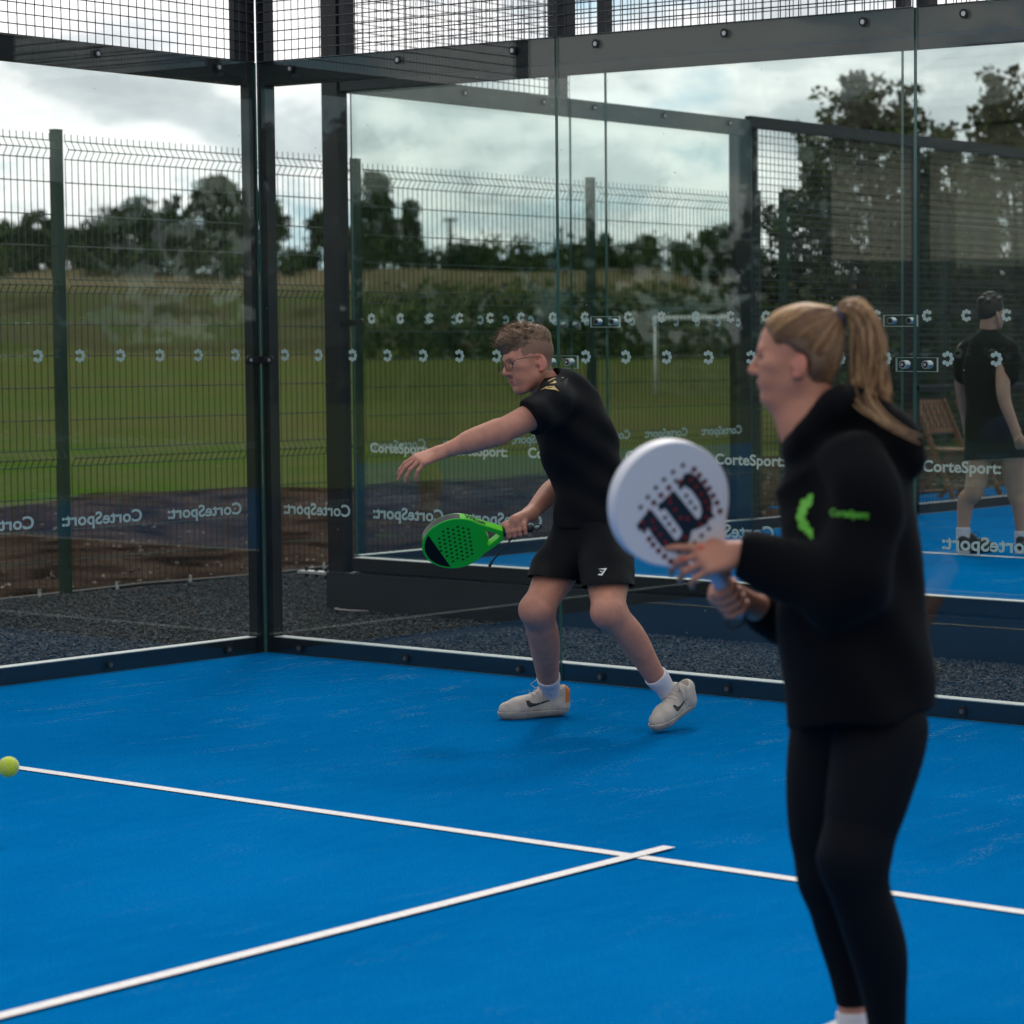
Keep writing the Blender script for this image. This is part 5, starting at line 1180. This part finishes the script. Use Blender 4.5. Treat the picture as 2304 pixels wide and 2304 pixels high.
V_, F_ = merge((hv, hfc), armNv, armFv, legN.mesh(0.006), legF.mesh(0.006), tor.mesh(0.012)); midx = np.zeros(len(F_), int); midx[:len(hfc)] = mi
part('body', (V_, F_), [M_SKIN2, M_LIP, M_EAR], wo, midx)
lash = MB(); lash.tube([P(.0905, .020, .008), P(.0875, .034, .009), P(.078, .046, .004)], [.0014, .0024, .0012], 5); lash.build('eyelashes', M_BROW, wo, True)
face_parts(P, fr, ws_, wo, M_SKIN2, mat('brow_light', (0.20, 0.11, 0.06), 0.8), thick=.8)
def nail(p, d, n, root, sz=1.0):
    S = Sdf(); S.ell(p, (d, np.cross(n, d), n), (.0075*sz, .0058*sz, .0022*sz), 0.001); part('nail', S.mesh(0.0014), M_NAIL, root)
nail(W(1577, 1231, fdep(1577, 1231, 0.03)), hd2, nrm(UP*0.9+TOWARD*0.3), wo, 1.3); nail(W(1536, 1256, fdep(1536, 1256, 0.022)), hd2, nrm(UP*0.8+TOWARD*0.5), wo)
S = Sdf(); S.sph(P(-.004, .079, -.047), .0042, 0); part('earring', S.mesh(0.0012), mat('pearl', (0.7, 0.66, 0.62), 0.2), wo)
S = Sdf(); rc = W(1588, 1271, 5.765); part('ring', Sdf().cone(rc-UP*.001, rc+UP*.001, .0065, .0065, 0).mesh(0.0015), mat('silver', (0.7, 0.68, 0.65), 0.25, metal=0.9), wo)
# hair
M_HAIRW = mat('hair_blonde', (0.125, 0.062, 0.030), 0.42, col2=(0.42, 0.24, 0.115), vscale=1.0, stretch=(26, 26, 26), bump=0.5, bscale=1.5, bdist=0.003, detail=8)
M_HAIRD = mat('hair_dark_blonde', (0.085, 0.043, 0.022), 0.5, col2=(0.15, 0.078, 0.040), vscale=60.0, bump=0.5, bscale=70, bdist=0.003)
tie = W(1882, 716, DW)
S = Sdf(); S.ell(P(-.014, 0, .046), fr, (.106*ws_, .082*ws_, .0945*ws_), 0.01); S.ell(P(-.060, 0, .010), fr, (.060*ws_, .066*ws_, .075*ws_), 0.03)
S.chain([P(-.060, 0, .080), tie], [.050, .020], 0.03)
S.chain([P(-.045, .020, -.030), P(-.065, 0, -.060)], [.042*ws_, .026], 0.03); S.chain([P(-.02, .060, .03), P(-.055, .050, -.01)], [.022, .022], 0.02)
pn = nrm(f_*1.0-u_*0.60); S.cut(P(.054, 0, .050), pn)
S.cut(P(.030, 0, .000), nrm(f_*1.0-u_*0.10)) if False else None
S.ell(P(.035, .075, -.020), fr, (.062*ws_, .05, .055*ws_), 0.01, 'sub'); S.ell(P(.035, -.075, -.020), fr, (.062*ws_, .05, .055*ws_), 0.01, 'sub')
S.ell(P(-.014, .090, -.020), fr, (.026*ws_, .03, .036*ws_), 0.008, 'sub'); S.ell(P(.10, 0, -.02), fr, (.075*ws_, .12, .07*ws_), 0.01, 'sub')
S.field(wob(0.0010, 120, 8)); hair = S.mesh(0.0028); part('hair', hair, M_HAIRD, wo)
r_ = np.random.default_rng(14)
def strands(mb, n, paths, spread, rad, wob_=0.004):
    for k in range(n):
        o_ = r_.normal(size=3)*spread; pts = []
        for j, (p, w) in enumerate(paths): pts.append(V3(p)+o_*w+r_.normal(size=3)*wob_*w)
        # smooth the path
        q = [pts[0]]
        for j in range(len(pts)-1):
            for t in (0.33, 0.66, 1.0):
                a = pts[max(j-1, 0)]; b = pts[j]; c = pts[j+1]; d = pts[min(j+2, len(pts)-1)]
                q.append(0.5*((2*b)+(-a+c)*t+(2*a-5*b+4*c-d)*t*t+(-a+3*b-3*c+d)*t**3))
        m = len(q); mb.tube(q, [rad*(0.8+0.5*math.sin(math.pi*i/(m-1)))*(1 if i < m-3 else 0.5) for i in range(m)], 4, mi=k % 2, cap=False)
# strands drawn back over the skull to the tie, starting along the hairline
hb = BVHTree.FromPolygons([Vector(p) for p in hair[0]], [tuple(int(i) for i in q) for q in hair[1]])
mb = MB(); HL = [(.072, 0, .100), (.076, .030, .085), (.062, .056, .055), (.040, .070, .030), (.020, .076, .022), (-.012, .078, .022), (-.034, .076, .0), (-.042, .066, -.035), (-.055, .045, -.062), (-.066, .012, -.075)]
for k in range(1500):
    t = r_.uniform(0, len(HL)-1.001); i = int(t); a = np.array(HL[i])*(1-(t-i))+np.array(HL[i+1])*(t-i); sg = -1 if r_.uniform() < 0.35 else 1
    st = r_.uniform(0, 0.45)**1.5; s0 = P(a[0], a[1]*sg, a[2]); pts = []; jit = r_.normal(size=3)*.002
    for q in np.linspace(st, 1, 9):
        p = s0*(1-q)+tie*q+u_*0.012*math.sin(math.pi*q); n_, nn_, ix, ds = hb.find_nearest(Vector(p)) if q < 0.93 else (None, None, None, None)
        pts.append((np.array(n_)+np.array(nn_)*(0.0012+jit[0]*.5)) if n_ is not None else tie+jit*3)
    mb.tube(pts, [.0006]+[.0015]*7+[.001], 3, mi=0 if r_.uniform() < 0.42+0.9*(a[2] if a[2] > 0.05 else -.1)*4 else 1, cap=False)
M_ST = [mat('strand_gold', (0.50, 0.29, 0.135), 0.4), mat('strand_brown', (0.19, 0.095, 0.045), 0.45)]
mb.build('swept_strands', M_ST, wo, True)
mb = MB(); d0 = 5.94
tail = [(tie, .35), (W(1912, 695, d0), .6), (W(1944, 722, d0), 1.0), (W(1955, 800, d0), 1.25), (W(1958, 870, d0), 1.3), (W(1972, 925, d0), 1.1), (W(1984, 950, d0), .6)]
strands(mb, 560, tail, 0.0112, 0.0015)
tail2 = [(tie, .35), (W(1910, 698, d0), .6), (W(1938, 735, d0), .9), (W(1952, 830, d0), 1.0), (W(1945, 890, d0-.04), 1.0), (W(1960, 925, d0-.10), .8), (W(2005, 958, d0-.14), .7), (W(2062, 985, d0-.15), .6)]
strands(mb, 20, tail2, 0.0150, 0.0011)
mb.build('ponytail', M_ST, wo, True)
mb = MB(); 
for k in range(3): a = tie+RT*(0.004+0.005*k); mb.tube([a+(UP*0.93+RT*0.3)*0+np.array(UP)*math.sin(t)*.0215+np.array(FW)*math.cos(t)*.0215 for t in np.linspace(0, 2*math.pi, 21)], .0045, 6, cap=False)
mb.build('hair_tie', mat('dark_elastic', (0.045, 0.04, 0.06), 0.7), wo, True)
# jacket
S = Sdf(); vd = TOWARD
def slab(pts):          # (y, left, right, half depth towards the lens, dep)
    prev = None
    for (y, xl, xr, hd_, dp) in pts:
        r = (xr-xl)/2*DW/FPX; c = W((xl+xr)/2, y, dp); cur = (c, hd_, r/hd_)
        if prev: S.cone(prev[0], c, prev[1], hd_, 0.04, (RT, (prev[2]+cur[2])/2))
        prev = cur
slab([(1085, 1812, 2018, .150, 5.97), (1170, 1788, 2046, .195, 5.96), (1280, 1776, 2062, .195, 5.96), (1400, 1762, 2076, .190, 5.96), (1500, 1765, 2092, .190, 5.96), (1600, 1778, 2100, .195, 5.96)])
S.chain([W(1925, 1035, 5.80), W(1948, 1100, 5.76), W(1945, 1210, 5.735), W(1915, 1318, 5.72), W(1885, 1335, 5.73)], [.066, .072, .070, .068, .064], 0.05)
S.chain([W(1888, 1328, 5.73), W(1800, 1298, 5.755), W(1735, 1272, 5.775), W(1700, 1258, 5.785)], [.066, .062, .056, .049], 0.03)
S.chain([W(1700, 1257, 5.785), W(1668, 1247, 5.795)], [.044, .042], 0.015)
S.chain([W(1905, 1060, 6.12), W(1880, 1180, 6.17), W(1850, 1350, 6.18), W(1790, 1392, 6.14), W(1725, 1376, 6.08)], [.075, .075, .070, .062, .045], 0.04)
S.chain([W(1812, 1025, DW), W(1830, 1055, DW)], [.046, .095], 0.05)
# hood lying on the back, collar round the neck
S.chain([W(1802, 1010, 5.90), W(1826, 965, 5.86), W(1866, 925, 5.86), W(1905, 915, 5.90), W(1955, 950, 5.93), W(2008, 990, 5.93), W(2030, 1030, 5.93)], [.019, .026, .036, .040, .050, .056, .042], 0.03)
S.chain([W(1802, 1010, 6.00), W(1830, 965, 6.04), W(1870, 925, 6.04), W(1905, 915, 6.00)], [.019, .026, .032, .036], 0.03)
S.chain([W(1910, 935, 5.95), W(1970, 985, 5.95), W(2018, 1040, 5.95)], [.060, .065, .035], 0.03)
S.cone(W(1822, 885, DW), W(1842, 975, DW), .056, .058, 0.012, op='sub')
S.cut(W(1900, 1622, DW), nrm(-UP+RT*0.12)); S.cut(W(1664, 1246, 5.795), nrm(-RT+UP*0.25))
S.field(folds(0.0065, 38, nrm(UP*0.8+RT*0.5), 7)); S.field(wob(0.004, 20, 3))
jk = S.mesh(0.0062); part('jacket', jk, M_BLACKC, wo)
mb = MB(); mb.box((-.0035, -.002, -.014), (.0035, .002, .014), fr=lambda x, y, z: tuple(W(1797, 1002, 5.87)+RT*x+TOWARD*y+UP*z)); mb.build('zip_pull', M_BOLT, wo)
GRN = mat('green_print', (0.10, 0.42, 0.02), 0.6)
z6 = lambda x, y: (1536+x/2.516, 768+y/2.516)
decal('chest_emblem', [tess([z6(*p) for p in [(738, 865), (722, 862), (705, 876), (705, 890), (680, 892), (664, 906), (668, 930), (652, 945), (656, 965), (642, 985), (645, 1010), (658, 1022), (652, 1045), (668, 1068), (690, 1070), (692, 1090), (712, 1095), (720, 1115), (736, 1118), (735, 1060), (715, 1052), (712, 1025), (695, 1010), (690, 985), (705, 970), (702, 945), (725, 935), (733, 915)]])], jk, GRN, wo, 5.8, 0.0025)
decal('sleeve_lettering', [text_px('CorteSport:', z6(832, 985), z6(1052, 1003), 16, 0.03)], jk, GRN, wo, 5.7, 0.0025)
# leggings, socks, shoes
S = Sdf(); Wn = lambda x, y, d=5.86: W(x, y, d)
S.chain([Wn(1978, 1610, 5.92), Wn(1982, 1645, 5.90), Wn(1953, 1790, 5.86), Wn(1921, 1930, 5.83)], [.092, .100, .087, .067], 0.04)
S.chain([Wn(1921, 1930, 5.83), Wn(1926, 1975, 5.83), Wn(1960, 2083, 5.86), Wn(1978, 2149, 5.88), Wn(1991, 2249, 5.90), Wn(1998, 2335, 5.92)], [.067, .061, .061, .058, .044, .037], 0.04)
S.cut(Wn(1998, 2325, 5.92), -UP); legn = S.mesh(0.006)
S = Sdf()
S.chain([W(1885, 1600, 6.04), W(1868, 1740, 6.02), W(1858, 1870, 6.01), W(1868, 1970, 6.01)], [.098, .094, .078, .061], 0.04)
S.chain([W(1868, 1970, 6.01), W(1890, 2080, 6.03), W(1908, 2180, 6.06), W(1917, 2262, 6.09)], [.061, .054, .041, .031], 0.04)
S.cone(W(1940, 1560, 5.98), W(1940, 1600, 5.98), .12, .11, 0.05, (RT, 0.95)); S.cut(W(1917, 2263, 6.09), nrm(-UP)); legf = S.mesh(0.006)
part('leggings', merge(legn, legf), mat('black_leggings', (0.0022, 0.0028, 0.0050), 0.75, spec=0.12), wo)
SW = [mat('white_leather', (0.6, 0.6, 0.6), 0.5), mat('white_sole', (0.55, 0.55, 0.55), 0.6), mat('grey_heel', (0.3, 0.3, 0.3), 0.6), mat('white_lace', (0.6, 0.6, 0.6), 0.8), M_BLACKS]
for (c, dp) in ((W(1917, 2276, 6.09), 6.09), (W(2000, 2335, 5.92), 5.92)):
    S = Sdf(); g = V3(c); g[2] = 0.05; S.chain([c-UP*0.002, g], [.034, .036], 0.02); S.cut(c, UP); part('sock', S.mesh(0.004), M_SOCK, wo)
    hl = V3((c[0], c[1], 0))+RT*0.055; r = empty('shoe', hl); r.parent = wo; r.location = Vector(hl)-wloc(wo); shoe(r, '', hl, hl-RT*0.26, (0, 0, 1), None, SW, swoosh=None, heel_mat=False, high=0.5)
# white racket
rk2, Q2, rb2, _ = padel_racket(rb_, ax2, n2, 'white padel racket with a bold black W and red dots, held up by the woman', M_RACKW, M_RACKWR, M_GRIPW, 'white', 0.455)
def sheet2(name, pts, m, z, parent):
    from mathutils.geometry import tessellate_polygon
    t = tessellate_polygon([[Vector((p[0], p[1], 0)) for p in pts]]); return ([Q2(p, z) for p in pts], [tuple(q) for q in t])
s2 = np.cross(n2, ax2)
# emblem points read off the picture as (along the axis, across), metres from the face centre
def loc2(x, y):
    px, py = 1350+x/3.864, 960+y/3.864; c0 = rb_+n2*0.0195; d = nrm(W(px, py, 5.9)-CAM); t = ((c0-CAM)@n2)/(d@n2); q = CAM+d*t-rb_; return (q@ax2, q@s2)
Wm = [(310, 855), (345, 815), (400, 775), (395, 745), (425, 715), (465, 715), (490, 745), (530, 740), (500, 670), (620, 545), (655, 570), (700, 560), (735, 540), (660, 470), (775, 385), (830, 425), (920, 540), (975, 660), (975, 780), (930, 860), (850, 895), (800, 910), (770, 1010), (700, 1080), (620, 1095), (540, 1060), (470, 960), (430, 890), (385, 915), (345, 880)]
Wm = [(318, 858), (348, 818), (418, 735), (455, 728), (478, 762), (508, 800), (655, 985), (680, 980), (712, 930), (706, 900), (566, 712), (520, 735), (500, 680), (540, 650), (636, 552), (662, 575), (845, 805), (870, 790), (885, 740), (868, 660), (800, 560), (738, 515), (705, 545), (668, 495), (700, 462), (780, 392), (850, 440), (930, 545), (975, 650), (975, 770), (930, 850), (860, 885), (800, 905), (780, 990), (740, 1050), (670, 1090), (600, 1085), (530, 1040), (460, 950), (420, 880), (385, 905), (350, 890)]
from mathutils.geometry import tessellate_polygon as _tp
pw = [loc2(*p) for p in Wm]; t = _tp([[Vector((p[0], p[1], 0)) for p in pw]])
pydata('emblem', [Q2(p, 0.0194) for p in pw], [tuple(q) for q in t], M_RACKB, rk2)
dots = [(720, 335), (635, 393), (556, 460), (485, 530), (415, 612), (352, 700), (600, 525), (532, 590), (470, 655), (820, 365), (865, 415), (912, 470), (950, 530), (985, 592), (1018, 655), (1045, 728), (700, 530), (740, 425), (660, 470), (975, 778), (945, 885), (882, 945), (820, 1008), (757, 1070), (748, 600), (785, 655), (825, 706), (565, 790), (600, 845), (640, 900), (430, 970), (465, 1020), (512, 1072), (563, 1120), (615, 1163), (345, 880), (385, 905), (690, 1090), (425, 735)]
mb = MB(); rd = MB()
for p in dots:
    c = loc2(*p); mb.add([Q2(q, 0.0204) for q in circle(c[0], c[1], 0.0049, 12)], [tuple(range(12))])
reds = [(790, 460), (835, 520), (878, 585), (915, 650), (945, 710), (925, 790), (870, 850), (455, 820), (475, 885), (522, 940), (568, 1000), (610, 1050), (370, 830), (740, 960), (680, 1040), (610, 660), (650, 720), (700, 790), (600, 610), (760, 800), (430, 735), (392, 890), (700, 470)]
for p in reds: c = loc2(*p); rd.add([Q2(q, 0.0204) for q in circle(c[0], c[1], 0.0040, 12)], [tuple(range(12))])
for p in dots[9:16]+dots[30:35]+dots[6:9]: c = loc2(*p); rd.add([Q2(q, 0.0200) for q in circle(c[0]-0.001, c[1]+0.0015, 0.0064, 12)], [tuple(range(12))])
mb.build('hole_shade_discs', M_HOLE_SHADE, rb2); rd.build('red_dots', M_RED, rb2)  # dark discs stand for shaded holes; the face itself is not pierced
mb = MB(); mb.tube([W(1662, 1376, 5.93), W(1640, 1392, 5.93), W(1633, 1408, 5.93), W(1650, 1415, 5.93), W(1672, 1404, 5.93), W(1680, 1382, 5.93), W(1672, 1374, 5.93)], .0035, 6); mb.build('wrist_strap', M_RUBBER, rk2, True)
W = _W0

# ------------------------------------------------------------------ the player walking on the far court
DB = 17.2; k_ = lambda x, y: (2004+x/2.927, 640+y/2.927)
def B(x, y, d=0.0): px, py = k_(x, y); return W(px, py, DB+d)
bg_ = empty('person', B(590, 1750)*np.array([1, 1, 0])+np.array([0, 0, Z2]))
tag(bg_, 'dark-haired man in black T-shirt and shorts walking away on the far court', 'person')
bf = RT*0.80+FW*0.60; hc = B(668, 190); S, P, fr = head_sdf(hc, bf, UP, 0.90, True, (hc-UP*0.04-bf*.03, B(640, 345), .052, .060))
hv = S.mesh(0.005)
aR = Sdf(); w_ = B(822, 962, -.25); aR.chain([B(760, 430, -.12), B(742, 720, -.22), w_], [.055, .042, .028], .03); grip_hand(aR, w_, B(868, 1035, -.28), nrm(RT*0.6-UP*0.5), -UP*0.2+TOWARD*0.6, 1.0, 0, 1)
aL = Sdf(); aL.chain([B(490, 430, .18), B(465, 640, .22), B(500, 900, .30)], [.052, .042, .03], .03); hand_sdf(aL, B(500, 900, .30), -UP+RT*.2, FW, RT, [.4, .4, .45, .5], 1.0)
lL = Sdf(); lL.chain([B(590, 1100), B(545, 1370, -.03), B(500, 1420), B(480, 1590), B(475, 1680)], [.085, .060, .055, .038, .038], .03)
lR = Sdf(); lR.chain([B(800, 1100, -.05), B(830, 1380), B(855, 1450), B(862, 1610), B(870, 1700)], [.085, .060, .056, .038, .038], .03)
part('body', merge(hv, aR.mesh(0.005), aL.mesh(0.006), lL.mesh(0.007), lR.mesh(0.007)), M_SKIN3, bg_)
S = Sdf(); S.ell(P(-.016, 0, .052), fr, (.104*.9, .084*.9, .092*.9), 0.01); S.ell(P(-.055, 0, .0), fr, (.055*.9, .070*.9, .065*.9), 0.03)
r_ = np.random.default_rng(9)
for q in range(60):
    a, b = r_.uniform(-3.1, 3.1), r_.uniform(0.1, 1.35); S.sph(P(.102*math.cos(a)*math.sin(b)-.014, .080*math.sin(a)*math.sin(b), .055+.088*math.cos(b)), .016, .006)
S.cut(P(.075, 0, .05), nrm(fr[0]-fr[2]*.4)); part('hair', S.mesh(0.005), mat('hair_black', (0.012, 0.008, 0.006), 0.6, bump=.5, bscale=80), bg_)
S = Sdf(); S.chain([B(640, 1010), B(640, 800), B(640, 560), B(645, 440)], [.170, .158, .180, .150], 0.05, (nrm(FW*.8-RT*.6), 0.68))
S.chain([B(700, 400, -.05), B(775, 440, -.12), B(768, 590, -.15)], [.07, .075, .078], .05); S.chain([B(570, 405, .1), B(505, 450, .16), B(485, 590, .19)], [.07, .07, .07], .05); S.sph(B(645, 360), .07, .04)
S.cut(B(640, 1020), -UP); S.cut(B(790, 600), -nrm(UP)) if False else None; S.cone(B(775, 690, -.15), B(800, 900, -.2), .10, .2, .01, op='sub') if False else None
S.field(folds(0.005, 30, UP*.6+RT*.5, 3)); tv_ = S.mesh(0.009); part('t_shirt', tv_, mat('dark_green_cloth', (0.004, 0.008, 0.007), 0.8, spec=.1), bg_)
S = Sdf(); S.chain([B(640, 1000), B(600, 1120)], [.15, .115], .05); S.chain([B(700, 1010), B(800, 1110, -.03)], [.15, .120], .05); S.cut(B(690, 1150), -nrm(UP-RT*.05)); part('shorts', S.mesh(0.009), mat('navy_cloth', (0.004, 0.012, 0.026), 0.8, spec=.1), bg_)
S = Sdf(); mb = MB(); q = nrm(w_-B(742, 720, -.22)); part('wristband', Sdf().cone(w_-q*.03, w_-q*.012, .032, .032, .004).mesh(.004), M_RUBBER, bg_)
for (c, hx) in ((B(478, 1600), (560, 1735)), (B(862, 1625), (845, 1735))):
    S = Sdf(); d = nrm(c-B(478, 1690)); S.chain([c, c-UP*.16], [.046, .044], .02); S.cut(c, UP); part('sock', S.mesh(.006), M_SOCK, bg_)
BS = [M_RUBBER]*5
for (c) in (B(500, 1700), B(885, 1700)):
    h = V3((c[0], c[1], Z2))-bf*.06; r = empty('shoe', h); r.parent = bg_; r.location = Vector(h)-wloc(bg_); shoe(r, '', h, h+nrm(bf*np.array([1, 1, 0]))*.28, (0, 0, 1), None, BS, heel_mat=False)
